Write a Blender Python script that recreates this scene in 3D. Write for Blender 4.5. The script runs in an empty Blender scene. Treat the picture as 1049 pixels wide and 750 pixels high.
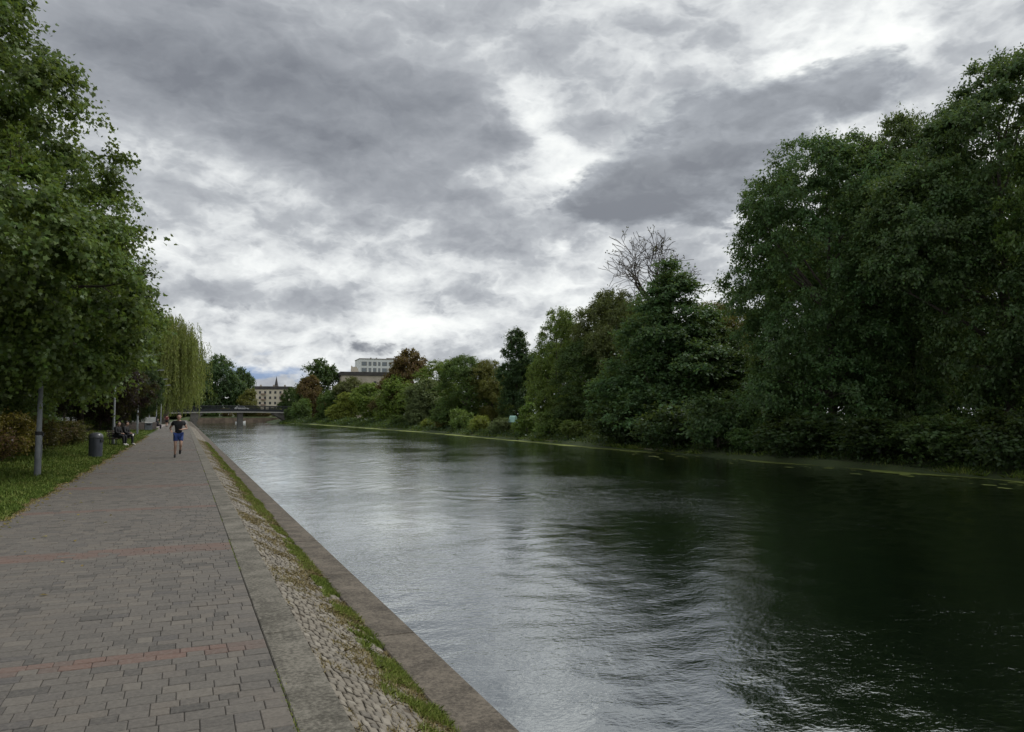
import bpy, math, random
import numpy as np
from mathutils import Vector, Matrix, noise as mnoise
R = math.radians
scene = bpy.context.scene
COL = scene.collection
W0, H0, F0 = 1049.0, 750.0, 775.0
YAW = math.atan((W0/2-189.0)/F0)
PITCH = math.atan(50.0/F0)
CAMZ = 1.72

def ray(px, py):
    """world direction of a photo pixel"""
    v = Vector(((px-W0/2)/F0, 1.0, -(py-H0/2)/F0))
    c, s = math.cos(PITCH), math.sin(PITCH)
    v = Vector((v.x, v.y*c - v.z*s, v.y*s + v.z*c))
    c, s = math.cos(YAW), math.sin(YAW)
    return Vector((v.x*c + v.y*s, -v.x*s + v.y*c, v.z))

# ---------------------------------------------------------------- node helper
class E:
    """a float socket that can be written as an expression"""
    nt = None
    def __init__(self, s): self.s = s
    @classmethod
    def op(cls, o, *a, clamp=False):
        n = cls.nt.nodes.new('ShaderNodeMath'); n.operation = o; n.use_clamp = clamp
        for i, v in enumerate(a):
            if isinstance(v, E): cls.nt.links.new(v.s, n.inputs[i])
            else: n.inputs[i].default_value = v
        return E(n.outputs[0])
    def __add__(s, o): return E.op('ADD', s, o)
    __radd__ = __add__
    def __sub__(s, o): return E.op('SUBTRACT', s, o)
    def __rsub__(s, o): return E.op('SUBTRACT', o, s)
    def __mul__(s, o): return E.op('MULTIPLY', s, o)
    __rmul__ = __mul__
    def __truediv__(s, o): return E.op('DIVIDE', s, o)
    def __rtruediv__(s, o): return E.op('DIVIDE', o, s)
def step(a, b, v):
    n = E.nt.nodes.new('ShaderNodeMapRange'); n.interpolation_type = 'SMOOTHSTEP'
    n.inputs['From Min'].default_value = a; n.inputs['From Max'].default_value = b
    E.nt.links.new(v.s, n.inputs['Value']); return E(n.outputs['Result'])
def vec(x, y, z):
    n = E.nt.nodes.new('ShaderNodeCombineXYZ')
    for i, v in enumerate((x, y, z)):
        if isinstance(v, E): E.nt.links.new(v.s, n.inputs[i])
        else: n.inputs[i].default_value = v
    return n.outputs[0]
def nz(v, scale, detail=6, rough=.55, dist=0.0):
    n = E.nt.nodes.new('ShaderNodeTexNoise'); n.noise_dimensions = '3D'
    n.inputs['Scale'].default_value = scale; n.inputs['Detail'].default_value = detail
    n.inputs['Roughness'].default_value = rough; n.inputs['Distortion'].default_value = dist
    if v is not None: E.nt.links.new(v, n.inputs['Vector'])
    return E(n.outputs['Fac'])
def billow(v, scale, detail=4, rough=.56):
    n = E.nt.nodes.new('ShaderNodeTexVoronoi'); n.voronoi_dimensions = '3D'; n.feature = 'F1'; n.normalize = True
    n.inputs['Scale'].default_value = scale; n.inputs['Detail'].default_value = detail; n.inputs['Roughness'].default_value = rough
    n.inputs['Lacunarity'].default_value = 2.1
    E.nt.links.new(v, n.inputs['Vector']); return E(n.outputs['Distance'])
def mixc(f, a, b):
    n = E.nt.nodes.new('ShaderNodeMix'); n.data_type = 'RGBA'
    ins = [i for i in n.inputs if i.type == 'RGBA']
    if isinstance(f, E): E.nt.links.new(f.s, n.inputs[0])
    else: n.inputs[0].default_value = f
    for i, c in zip(ins, (a, b)):
        if isinstance(c, (tuple, list)): i.default_value = (*c[:3], 1)
        else: E.nt.links.new(c, i)
    return [o for o in n.outputs if o.type == 'RGBA'][0]
def ramp(f, stops):
    n = E.nt.nodes.new('ShaderNodeValToRGB'); cr = n.color_ramp
    while len(cr.elements) < len(stops): cr.elements.new(.5)
    for e, (p, c) in zip(cr.elements, stops):
        e.position = p; e.color = (*c, 1)
    E.nt.links.new(f.s, n.inputs[0]); return n.outputs[0]

# ---------------------------------------------------------------- sky
SUN_AZ, SUN_EL = R(84), R(56)
def build_world():
    w = bpy.data.worlds.new("World"); scene.world = w; w.use_nodes = True
    nt = w.node_tree; nt.nodes.clear(); E.nt = nt
    tc = nt.nodes.new('ShaderNodeTexCoord')
    sp = nt.nodes.new('ShaderNodeSeparateXYZ'); nt.links.new(tc.outputs['Generated'], sp.inputs[0])
    x, y, z = (E(sp.outputs[i]) for i in range(3))
    az = E.op('ARCTAN2', x, y); el = E.op('ARCSINE', z)
    zc = E.op('MAXIMUM', z, 0.0)
    q = 1.0/(zc + 0.55)
    qx, qy = x*q, y*q
    P = vec(qx, qy, el*1.3)
    P2 = vec(qx*.98, qy*.98, el*1.3 + .045)
    f1 = nz(P, 3.0, 7, .5, .3)
    f1b = nz(P2, 3.0, 7, .5, .3)
    wp = nz(P, 9.0, 5, .55); wq = nz(vec(qx + 5.2, qy + 1.3, el*1.3), 9.0, 5, .55)
    Q = vec(qx + (wp - .5)*.10, qy + (wq - .5)*.10, el*1.3 + (wp - wq)*.10)
    Q2 = vec(qx*.98 + (wp - .5)*.10, qy*.98 + (wq - .5)*.10, el*1.3 + .03 + (wp - wq)*.10)
    f2 = (1.0 - billow(Q, 6.5))*.9 - .17
    f2b = (1.0 - billow(Q2, 6.5))*.9 - .17
    wz = nz(vec(qx, qy, el*2.5+7.3), 4.5, 6, .6)
    wz2 = nz(vec(qx, qy, el*2.5+3.1), 4.5, 6, .6)
    azw = az + (wz - .5)*.22
    elw = el + (wz2 - .5)*.13
    def blobs(lst):
        t = None
        for (px, py, rx, ry, wgt) in lst:
            d = ray(px, py).normalized()
            a0, e0 = math.atan2(d.x, d.y), math.asin(d.z)
            ca = math.cos(e0)
            u = (azw - a0)*(F0*ca/rx); v = (elw - e0)*(F0/ry)
            g = E.op('EXPONENT', (u*u + v*v)*-1.0)*wgt
            t = g if t is None else t + g
        return t
    lowb = 1.0 - step(.08, .30, el)
    # soft deck: positive = thick (dark), negative = thin (bright)
    soft = blobs([(330, 70, 260, 85, .24), (430, 155, 105, 60, .26), (340, 130, 120, 50, .1), (200, 95, 130, 40, .15), (120, 20, 160, 80, .15),
                  (1000, 25, 90, 40, .14), (640, 20, 120, 40, .02), (892, 45, 30, 30, -.30), (815, 58, 30, 12, -.30),
                  (548, 128, 36, 46, -.34), (580, 165, 26, 16, -.2), (800, 85, 60, 10, -.10), (510, 170, 30, 25, -.12), (200, 190, 90, 45, -.08), (440, 325, 75, 20, -.26), (590, 255, 18, 12, -.2),
                  (480, 240, 120, 35, -.08), (240, 345, 80, 30, -.12), (620, 300, 120, 40, -.08),
                  (640, 222, 120, 22, .14), (400, 215, 110, 22, .08), (740, 260, 40, 60, -.10), (330, 250, 80, 10, .08), (490, 245, 45, 10, .12),
                  (300, 290, 120, 20, .04), (1180, 60, 200, 120, -.02), (-150, 160, 200, 160, .05)])
    T = .418 + lowb*.025 + (f1 - .5)*.56 + (f2 - .5)*(lowb*.20 + .72) + soft*1.0 + (f2 - f2b)*.7 + (f1 - f1b)*.5
    T = E.op('ADD', T, 0.0, clamp=True)
    deck = ramp(T, [(0.0, (.86, .87, .84)), (.22, (.69, .71, .71)), (.36, (.53, .55, .565)), (.47, (.375, .395, .42)), (.62, (.285, .302, .33)), (.80, (.222, .238, .265)), (1.0, (.165, .178, .204))])
    # crisp cumulus in front of the deck
    cu = blobs([(720, 150, 105, 40, .75), (790, 115, 75, 38, .6), (850, 95, 45, 32, .55), (650, 170, 70, 28, .55), (620, 205, 70, 16, .35),
                (690, 212, 110, 18, .45), (480, 352, 60, 14, .0), (395, 350, 46, 16, .34), (560, 330, 60, 14, .18), (250, 320, 50, 14, .2)])
    m = cu + (f2 - .5)*1.15 + (f1 - .5)*.35 + lowb*.10
    mask = step(.26, .44, m)
    body = step(.30, .85, m)
    sh = (f2 - f2b)*1.5 + (f1 - f1b)*.6
    tone = E.op('ADD', .36 + body*.40 + sh + (ray(700, 140).normalized().z - z)*2.6, 0.0, clamp=True)
    cuc = ramp(tone, [(0.0, (.66, .68, .68)), (.3, (.43, .455, .475)), (.55, (.285, .305, .335)), (.8, (.21, .226, .252)), (1.0, (.17, .183, .208))])
    col = mixc(mask*.95, deck, cuc)
    # clear blue shows through low over the canal
    sk = nt.nodes.new('ShaderNodeTexSky'); sk.sky_type = 'NISHITA'; sk.sun_disc = False
    sk.sun_elevation = SUN_EL; sk.sun_rotation = SUN_AZ
    sc = nt.nodes.new('ShaderNodeVectorMath'); sc.operation = 'SCALE'; sc.inputs['Scale'].default_value = 10.0
    nt.links.new(col, sc.inputs[0])
    gap = step(.20, .62, blobs([(245, 378, 60, 10, .62), (215, 362, 40, 8, .35), (350, 372, 40, 10, .3)]) + (f2 - .5)*.5)
    out = mixc(gap*.8, sc.outputs[0], sk.outputs[0])
    bg = nt.nodes.new('ShaderNodeBackground'); bg.inputs['Strength'].default_value = .13
    nt.links.new(out, bg.inputs['Color'])
    o = nt.nodes.new('ShaderNodeOutputWorld'); nt.links.new(bg.outputs[0], o.inputs[0])
    sv = vec(x, y, z + .35); nt.links.new(sv, sk.inputs[0])
    w.cycles.sampling_method = 'MANUAL'; w.cycles.sample_map_resolution = 1024
    sun = bpy.data.lights.new('sun', 'SUN'); sun.energy = 2.2; sun.angle = R(18); sun.color = (1, .96, .90)
    so = bpy.data.objects.new('sun', sun); COL.objects.link(so)
    so.rotation_euler = (math.pi/2 - SUN_EL, 0, math.pi - SUN_AZ)
    so.location = (0, 0, 60)

def build_camera():
    cam = bpy.data.cameras.new('camera'); co = bpy.data.objects.new('camera', cam); COL.objects.link(co)
    cam.sensor_width = 36; cam.lens = 36*F0/W0; cam.clip_end = 4000; cam.clip_start = .05
    co.location = (0, 0, CAMZ); co.rotation_euler = (math.pi/2 + PITCH, 0, -YAW)
    scene.camera = co
    scene.view_settings.view_transform = 'Standard'; scene.view_settings.look = 'None'
    scene.view_settings.exposure = 0.0; scene.view_settings.gamma = 1.0
    scene.cycles.use_denoising = True
    scene.cycles.max_bounces = 5; scene.cycles.diffuse_bounces = 3; scene.cycles.glossy_bounces = 4
    scene.cycles.transmission_bounces = 2; scene.cycles.transparent_max_bounces = 4
    scene.cycles.sample_clamp_indirect = 4
build_camera(); build_world()

# ---------------------------------------------------------------- generic helpers
rng = np.random.default_rng(7)
random.seed(7)

def spot(px, X):
    d = ray(px, 425.0)
    return X*d.y/d.x
def depth(X, Y):
    return X*math.sin(YAW) + Y*math.cos(YAW)

def tag(o, label=None, cat=None, group=None, kind=None):
    if label: o['label'] = label
    if cat: o['category'] = cat
    if group: o['group'] = group
    if kind: o['kind'] = kind
    return o
def empty(name, loc, rz=0.0, label=None, cat=None, group=None):
    o = bpy.data.objects.new(name, None); COL.objects.link(o)
    o.empty_display_size = .2
    o.location = loc; o.rotation_euler = (0, 0, rz)
    return tag(o, label, cat, group)
def link(name, me, parent=None, loc=None):
    o = bpy.data.objects.new(name, me); COL.objects.link(o)
    if parent: o.parent = parent
    if loc: o.location = loc
    return o
def kids(o): return [c for c in bpy.data.objects if c.parent == o]
def copy_tree(o, loc=None, rz=None, scale=None, parent=None):
    c = o.copy(); COL.objects.link(c); c.parent = parent
    for ch in kids(o): copy_tree(ch, parent=c)
    if loc is not None: c.location = loc
    if rz is not None: c.rotation_euler = (0, 0, rz)
    if scale is not None: c.scale = scale
    return c

class MB:
    """collects shapes into ONE mesh"""
    def __init__(s): s.v, s.f, s.m = [], [], []
    def add(s, vs, fs, mi=0):
        b = len(s.v); s.v += [tuple(p) for p in vs]
        s.f += [tuple(i+b for i in f) for f in fs]; s.m += [mi]*len(fs)
        return s
    def box(s, c, d, mi=0, rz=0.0, bev=0.0):
        x, y, z = d[0]/2, d[1]/2, d[2]/2
        if bev <= 0:
            vs = [(sx*x, sy*y, sz*z) for sz in (-1, 1) for sx, sy in ((-1, -1), (1, -1), (1, 1), (-1, 1))]
            fs = [(3, 2, 1, 0), (4, 5, 6, 7)] + [(i, (i+1) % 4, (i+1) % 4+4, i+4) for i in range(4)]
        else:
            vs, fs = [], []
            for (a, zz) in ((bev, -z), (0, -z+bev), (0, z-bev), (bev, z)):
                vs += [(sx*(x-a), sy*(y-a), zz) for sx, sy in ((-1, -1), (1, -1), (1, 1), (-1, 1))]
            fs = [(3, 2, 1, 0), (12, 13, 14, 15)]
            for k in range(3): fs += [(4*k+i, 4*k+(i+1) % 4, 4*k+4+(i+1) % 4, 4*k+4+i) for i in range(4)]
        cs, sn = math.cos(rz), math.sin(rz)
        return s.add([(c[0]+p[0]*cs-p[1]*sn, c[1]+p[0]*sn+p[1]*cs, c[2]+p[2]) for p in vs], fs, mi)
    def tube(s, pts, rad, n=8, mi=0, cap=True):
        pts = [Vector(p) for p in pts]
        if not hasattr(rad, '__len__'): rad = [rad]*len(pts)
        vs, fs = [], []; up = Vector((.13, .31, .94))
        for i, p in enumerate(pts):
            t = (pts[min(i+1, len(pts)-1)] - pts[max(i-1, 0)])
            if t.length < 1e-9: t = Vector((0, 0, 1))
            t.normalize(); a = t.cross(up)
            if a.length < .05: a = t.cross(Vector((1, 0, 0)))
            a.normalize(); b = t.cross(a)
            for k in range(n):
                an = 2*math.pi*k/n
                vs.append(p + (a*math.cos(an) + b*math.sin(an))*rad[i])
        for i in range(len(pts)-1):
            for k in range(n):
                fs.append((i*n+k, i*n+(k+1) % n, (i+1)*n+(k+1) % n, (i+1)*n+k))
        if cap: fs += [tuple(range(n))[::-1], tuple((len(pts)-1)*n+k for k in range(n))]
        return s.add(vs, fs, mi)
    def lathe(s, prof, c=(0, 0, 0), n=24, mi=0):
        vs, fs = [], []
        for (r, z) in prof:
            for k in range(n):
                an = 2*math.pi*k/n; vs.append((c[0]+r*math.cos(an), c[1]+r*math.sin(an), c[2]+z))
        for i in range(len(prof)-1):
            for k in range(n): fs.append((i*n+k, i*n+(k+1) % n, (i+1)*n+(k+1) % n, (i+1)*n+k))
        fs += [tuple(range(n))[::-1], tuple((len(prof)-1)*n+k for k in range(n))]
        return s.add(vs, fs, mi)
    def prism(s, poly, a, b, axis='y', mi=0):
        """extrude a 2-D outline from a to b along an axis"""
        f = {'y': lambda p, t: (p[0], t, p[1]), 'x': lambda p, t: (t, p[0], p[1]), 'z': lambda p, t: (p[0], p[1], t)}[axis]
        n = len(poly)
        return s.add([f(p, a) for p in poly] + [f(p, b) for p in poly],
                     [tuple(range(n))[::-1], tuple(range(n, 2*n))] + [(i, (i+1) % n, (i+1) % n+n, i+n) for i in range(n)], mi)
    def build(s, name, mats, parent=None, loc=None, smooth=False):
        me = bpy.data.meshes.new(name); me.from_pydata(s.v, [], s.f)
        for m in (mats if isinstance(mats, (list, tuple)) else [mats]): me.materials.append(m)
        me.polygons.foreach_set('material_index', s.m)
        if smooth: me.polygons.foreach_set('use_smooth', [True]*len(s.f))
        me.update()
        return link(name, me, parent, loc)

def np_mesh(name, V, k, mats, mi=None):
    """N faces of k vertices each, V is (N*k,3)"""
    me = bpy.data.meshes.new(name); nv = len(V); nf = nv//k
    me.vertices.add(nv); me.vertices.foreach_set('co', np.ascontiguousarray(V, dtype=np.float32).ravel())
    me.loops.add(nv); me.loops.foreach_set('vertex_index', np.arange(nv, dtype=np.int32))
    me.polygons.add(nf); me.polygons.foreach_set('loop_start', np.arange(0, nv, k, dtype=np.int32))
    me.polygons.foreach_set('loop_total', np.full(nf, k, dtype=np.int32))
    for m in (mats if isinstance(mats, (list, tuple)) else [mats]): me.materials.append(m)
    if mi is not None: me.polygons.foreach_set('material_index', mi.astype(np.int32))
    me.update(calc_edges=True); me.validate()
    return me

# ---------------------------------------------------------------- materials
def new_mat(name):
    m = bpy.data.materials.new(name); m.use_nodes = True; nt = m.node_tree; E.nt = nt
    return m, nt, nt.nodes['Principled BSDF']
def setc(b, c): E.nt.links.new(c, b.inputs['Base Color'])
def bump(b, h, strength=.4, dist=.01):
    n = E.nt.nodes.new('ShaderNodeBump'); n.inputs['Strength'].default_value = strength; n.inputs['Distance'].default_value = dist
    E.nt.links.new(h.s, n.inputs['Height']); E.nt.links.new(n.outputs[0], b.inputs['Normal'])
def objc():
    return E.nt.nodes.new('ShaderNodeTexCoord').outputs['Object']
def geoc():
    return E.nt.nodes.new('ShaderNodeNewGeometry').outputs['Position']
def island():
    return E(E.nt.nodes.new('ShaderNodeNewGeometry').outputs['Random Per Island'])
def basic(name, c, rough=.7, var=.25, scale=6.0, metal=0.0, bmp=0.0, c2=None):
    m, nt, b = new_mat(name)
    f = nz(objc(), scale, 6, .6)
    c2 = c2 or tuple(v*(1-var) for v in c)
    setc(b, mixc(step(.3, .7, f), c2, tuple(min(1, v*(1+var*.5)) for v in c)))
    b.inputs['Roughness'].default_value = rough; b.inputs['Metallic'].default_value = metal
    if bmp: bump(b, nz(objc(), scale*6, 5, .6), bmp, .01)
    return m
M = {}
def foliage_mat(name, trans=.42, gloss=True):
    m, nt, b = new_mat(name); nt.nodes.remove(b)
    oi = nt.nodes.new('ShaderNodeObjectInfo')
    r = island(); n1 = nz(objc(), .55, 3, .5)
    hsv = nt.nodes.new('ShaderNodeHueSaturation')
    nt.links.new(oi.outputs['Color'], hsv.inputs['Color'])
    nt.links.new((.487 + r*.032 + (n1 - .5)*.05).s, hsv.inputs['Hue'])
    nt.links.new((.86 + E.op('FRACT', r*7.3)*.25).s, hsv.inputs['Saturation'])
    nt.links.new((.62 + E.op('FRACT', r*13.7)*.62 + (n1 - .5)*.7).s, hsv.inputs['Value'])
    c = hsv.outputs[0]
    d = nt.nodes.new('ShaderNodeBsdfDiffuse'); t = nt.nodes.new('ShaderNodeBsdfTranslucent')
    nt.links.new(c, d.inputs[0])
    tc = mixc(.35, c, (.20, .25, .03)); nt.links.new(tc, t.inputs[0])
    mx = nt.nodes.new('ShaderNodeMixShader'); mx.inputs[0].default_value = trans
    nt.links.new(d.outputs[0], mx.inputs[1]); nt.links.new(t.outputs[0], mx.inputs[2])
    g = nt.nodes.new('ShaderNodeBsdfGlossy'); g.inputs['Roughness'].default_value = .42
    g.inputs['Color'].default_value = (.8, .85, .9, 1)
    mg = nt.nodes.new('ShaderNodeMixShader'); mg.inputs[0].default_value = .02
    nt.links.new(mx.outputs[0], mg.inputs[1]); nt.links.new(g.outputs[0], mg.inputs[2])
    nt.links.new(mg.outputs[0], nt.nodes['Material Output'].inputs[0])
    return m
M['leaf'] = foliage_mat('leaf')
M['bark'] = basic('bark', (.085, .07, .055), .9, .5, 5, bmp=.6)
M['palebark'] = basic('pale_bark', (.15, .125, .10), .9, .4, 5, bmp=.5)
def grass_mat(name, a, b_, c_):
    m, nt, b = new_mat(name)
    r = island(); n1 = nz(geoc(), 1.3, 3, .5)
    t = E.op('ADD', r*.6 + (n1 - .5)*1.2, .2, clamp=True)
    setc(b, ramp(t, [(0, a), (.55, b_), (1, c_)])); b.inputs['Roughness'].default_value = .6
    b.inputs['Specular IOR Level'].default_value = .25
    return m
M['grass'] = grass_mat('grass_blade', (.07, .12, .016), (.13, .195, .03), (.25, .25, .07))
M['bankgrass'] = grass_mat('bank_grass_blade', (.11, .16, .022), (.19, .25, .042), (.34, .31, .10))
M['drygrass'] = grass_mat('dry_grass_blade', (.19, .155, .065), (.30, .24, .11), (.15, .16, .05))
M['duckweed'] = basic('duckweed', (.17, .21, .035), .8, .5, 3)
M['steel'] = basic('galvanised_steel', (.23, .245, .255), .55, .25, 3, metal=.3)
M['black'] = basic('black_plastic', (.018, .018, .02), .45, .3)
M['binbody'] = basic('dark_grey_bin_paint', (.055, .062, .078), .38, .25, 4)
M['binlid'] = basic('grey_bin_lid', (.09, .095, .105), .3, .2, 4)
M['binblue'] = basic('pale_blue_grey_bin', (.20, .22, .25), .5, .2, 4)
M['white'] = basic('white_paint', (.72, .73, .72), .5, .15, 3)
M['wood'] = basic('dark_wood', (.05, .038, .028), .7, .4, 8)
M['iron'] = basic('dark_iron', (.02, .023, .027), .8, .3)
M['glass'] = basic('window_glass', (.10, .115, .13), .12, .3, .4)
M['skin'] = basic('skin', (.42, .26, .19), .55, .12, 8)
M['hair'] = basic('dark_hair', (.02, .014, .011), .7, .3, 30)
M['shirt'] = basic('black_cotton', (.011, .011, .014), .85, .3, 14)
M['shorts'] = basic('blue_shorts', (.017, .045, .19), .7, .25, 10)
M['shoe'] = basic('dark_shoe', (.014, .014, .017), .6, .3)
M['paleshoe'] = basic('pale_shoe', (.62, .60, .57), .6, .2)
M['trousers'] = basic('black_trousers', (.014, .015, .02), .85, .3, 12)
M['greyshirt'] = basic('grey_shirt', (.22, .22, .25), .85, .25, 12)
M['jacket'] = basic('black_jacket', (.014, .014, .016), .7, .3, 10)

def concrete(name, a, b_, sc=2.0, joint=None):
    m, nt, b = new_mat(name); p = geoc()
    n1 = nz(p, sc, 8, .65, .3); n2 = nz(p, sc*14, 6, .7); n3 = nz(p, sc*60, 3, .6)
    c = mixc(step(.38, .62, n1*.45 + n2*.55), a, b_)
    c = mixc(step(.66, .72, n3)*.5, c, tuple(v*1.7 for v in b_))          # small lichen spots
    c = mixc(step(.58, .75, nz(p, sc*3.1, 7, .7))*.55, c, tuple(v*.45 for v in a))   # dark moss stains
    setc(b, c); b.inputs['Roughness'].default_value = .92
    bump(b, n2*.7 + n3*.4, .5, .006)
    return m
M['strip'] = concrete('weathered_concrete', (.046, .042, .031), (.185, .172, .142), 2.2)
M['coping'] = concrete('quay_concrete', (.040, .033, .024), (.15, .128, .100), 2.6)
M['wallconc'] = concrete('abutment_concrete', (.085, .08, .072), (.17, .158, .14), .5)

def paver_mat(name, cols):
    m, nt, b = new_mat(name)
    r = island(); p = geoc()
    c = ramp(r, cols)
    big = nz(p, .45, 5, .6); fine = nz(p, 34, 5, .7); mid = nz(p, 6, 5, .6)
    c = mixc(step(.40, .70, big)*.2, c, (.10, .093, .083))
    c = mixc(step(.45, .75, mid)*.35, c, (.07, .063, .054))
    c = mixc(step(.60, .66, nz(p, 2.3, 7, .7, .5))*.38, c, (.052, .048, .040))
    c = mixc(step(.69, .71, nz(p, 21, 2, .5))*.5, c, (.04, .036, .03))
    c = mixc((fine - .5)*.9 + .10, c, (.26, .24, .205))
    setc(b, c); b.inputs['Roughness'].default_value = .82
    bump(b, fine, .35, .004)
    return m
M['paver'] = paver_mat('grey_paver', [(0, (.040, .037, .034)), (.12, (.068, .062, .055)), (.4, (.092, .083, .072)), (.6, (.078, .070, .062)), (.75, (.099, .086, .072)), (.9, (.112, .100, .084)), (1, (.054, .050, .049))])
M['redpaver'] = paver_mat('red_paver', [(0, (.118, .068, .052)), (.4, (.104, .062, .049)), (.7, (.092, .066, .055)), (1, (.124, .070, .054))])
M['sett'] = paver_mat('stone_sett', [(0, (.10, .087, .066)), (.3, (.195, .172, .135)), (.6, (.145, .127, .098)), (.85, (.245, .222, .180)), (1, (.085, .075, .058))])
M['joint'] = basic('joint_sand', (.040, .036, .030), .95, .5, 9)
M['soil'] = basic('soil', (.075, .06, .042), .95, .5, 6)

def ground_mat():
    m, nt, b = new_mat('ground'); p = geoc()
    n1 = nz(p, .35, 7, .6); n2 = nz(p, 9, 6, .7)
    c = mixc(step(.35, .65, n1), (.030, .050, .014), (.055, .080, .022))
    c = mixc(step(.45, .7, n2)*.6, c, (.06, .05, .032))
    setc(b, c); b.inputs['Roughness'].default_value = .95
    bump(b, n2, .6, .05)
    return m
M['ground'] = ground_mat()

def water_mat():
    m, nt, b = new_mat('canal_water'); p = geoc()
    b.inputs['Base Color'].default_value = (.002, .004, .003, 1)
    b.inputs['Roughness'].default_value = .035; b.inputs['IOR'].default_value = 1.4
    mp = nt.nodes.new('ShaderNodeMapping'); nt.links.new(p, mp.inputs[0])
    mp.inputs['Rotation'].default_value = (0, 0, R(-35)); mp.inputs['Scale'].default_value = (1.0, 1.55, 1)
    v = mp.outputs[0]
    patch = step(.36, .66, nz(p, .11, 3, .5, .4))
    w1 = nz(v, 2.6, 3, .5, .5); w2 = nz(v, 6.0, 3, .55, .4); w3 = nz(v, 17, 3, .5, .3)
    h = w1*.36 + (w2*.44 + w3*.22)*(.35 + patch*.9)
    bump(b, h, 1.0, .027)
    g = nt.nodes.new('ShaderNodeBsdfGlossy'); g.inputs['Roughness'].default_value = .035; g.inputs['Color'].default_value = (.95, .985, .98, 1)
    nt.links.new(b.inputs['Normal'].links[0].from_socket, g.inputs['Normal'])
    mx = nt.nodes.new('ShaderNodeMixShader'); fr = nt.nodes.new('ShaderNodeFresnel'); fr.inputs['IOR'].default_value = 2.6
    nt.links.new(b.inputs['Normal'].links[0].from_socket, fr.inputs['Normal'])
    nt.links.new((E(fr.outputs[0])*.98 + .14).s, mx.inputs[0])
    nt.links.new(b.outputs[0], mx.inputs[1]); nt.links.new(g.outputs[0], mx.inputs[2])
    nt.links.new(mx.outputs[0], nt.nodes['Material Output'].inputs[0])
    return m
M['water'] = water_mat()

# ---------------------------------------------------------------- trees
LEAF = {
 'kite': np.array([(0, 0), (.42, .30), (1, 0), (.42, -.30)]),
 'lance': np.array([(0, 0), (.4, .11), (1, 0), (.4, -.11)]),
 'maple': np.array([(0, 0), (.02, .34), (.30, .30), (.42, .62), (.60, .24), (1.0, 0), (.60, -.24), (.42, -.62), (.30, -.30), (.02, -.34)]),
}
def unit(a): return a/np.maximum(np.linalg.norm(a, axis=1, keepdims=True), 1e-9)
def leaves(P, A, Nn, size, shape, fold=.25):
    T = LEAF[shape]; k = len(T)
    A = unit(A); B = unit(np.cross(Nn, A)); Nn = np.cross(A, B)
    s = size.reshape(-1, 1, 1)
    u = T[None, :, 0:1]; v = T[None, :, 1:2]
    V = P[:, None, :] + s*(u*A[:, None, :] + v*B[:, None, :] + (np.abs(v)*fold - u*u*.18)*Nn[:, None, :])
    return V.reshape(-1, 3), k

def wobble(D, seed, f=2.0):
    out = np.empty(len(D))
    for i, d in enumerate(D):
        out[i] = mnoise.noise(Vector((d[0]*f+seed*3.1, d[1]*f-seed*1.7, d[2]*f+seed)))
    return out

def clusters(lobes, n, seed, inner=.22, zmin=.2):
    """cluster centres and outward directions on the union of ellipsoid lobes"""
    r = np.random.default_rng(seed)
    L = np.array(lobes, float); w = (L[:, 3]*L[:, 4] + L[:, 3]*L[:, 5] + L[:, 4]*L[:, 5]); w /= w.sum()
    C, O = [], []
    while len(C) < n:
        m = n*2
        li = r.choice(len(L), m, p=w); d = unit(r.normal(size=(m, 3)))
        rad = np.where(r.random(m) < inner, r.uniform(.35, .8, m), r.uniform(.84, 1.04, m))
        rad = rad*(1 + .16*wobble(d, seed + 1.0, 2.4))
        p = L[li, :3] + d*L[li, 3:6]*rad[:, None]
        o = unit(d/L[li, 3:6])
        q = np.linalg.norm((p[:, None, :] - L[None, :, :3])/L[None, :, 3:6], axis=2)
        q[np.arange(m), li] = 9
        ok = ((q.min(1) > .72) | (r.random(m) < .18)) & (p[:, 2] > zmin)
        for a, b in zip(p[ok], o[ok]):
            C.append(a); O.append(b)
    return np.array(C[:n]), np.array(O[:n])

def crown_mesh(name, C, O, per, rc, size, shape, seed, up=.75, droop=.28, flat=1.0):
    r = np.random.default_rng(seed + 99)
    n = len(C); tw = 9; lp = max(1, per//tw)
    rcs = rc*r.uniform(.6, 1.35, n)
    d = unit(O[:, None, :].repeat(tw, 1).reshape(-1, 3)*.75 + r.normal(size=(n*tw, 3))*.62 + np.array([0, 0, .12]))
    d[:, 2] *= flat; d = unit(d)
    Ln = (rcs.repeat(tw)*r.uniform(.55, 1.3, n*tw))
    c0 = C.repeat(tw, 0) - O.repeat(tw, 0)*(rcs.repeat(tw)[:, None]*.35)
    m = n*tw*lp
    s = r.uniform(.12, 1.0, (n*tw, lp)).reshape(-1)
    dd = d.repeat(lp, 0); LL = Ln.repeat(lp)
    P = c0.repeat(lp, 0) + dd*(LL*s)[:, None] + r.normal(size=(m, 3))*(rc*.09)
    P[:, 2] -= droop*LL*s*s
    A = dd*.55 + r.normal(size=(m, 3))*.6 + np.array([0, 0, -.35])
    Nn = unit(np.array([0, 0, up*.62]) + O.repeat(tw*lp, 0)*.30 + dd*.62 + r.normal(size=(m, 3))*.36)
    V, k = leaves(P, A, Nn, size*r.uniform(.65, 1.25, m), shape)
    return np_mesh(name, V, k, M['leaf'])

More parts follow.
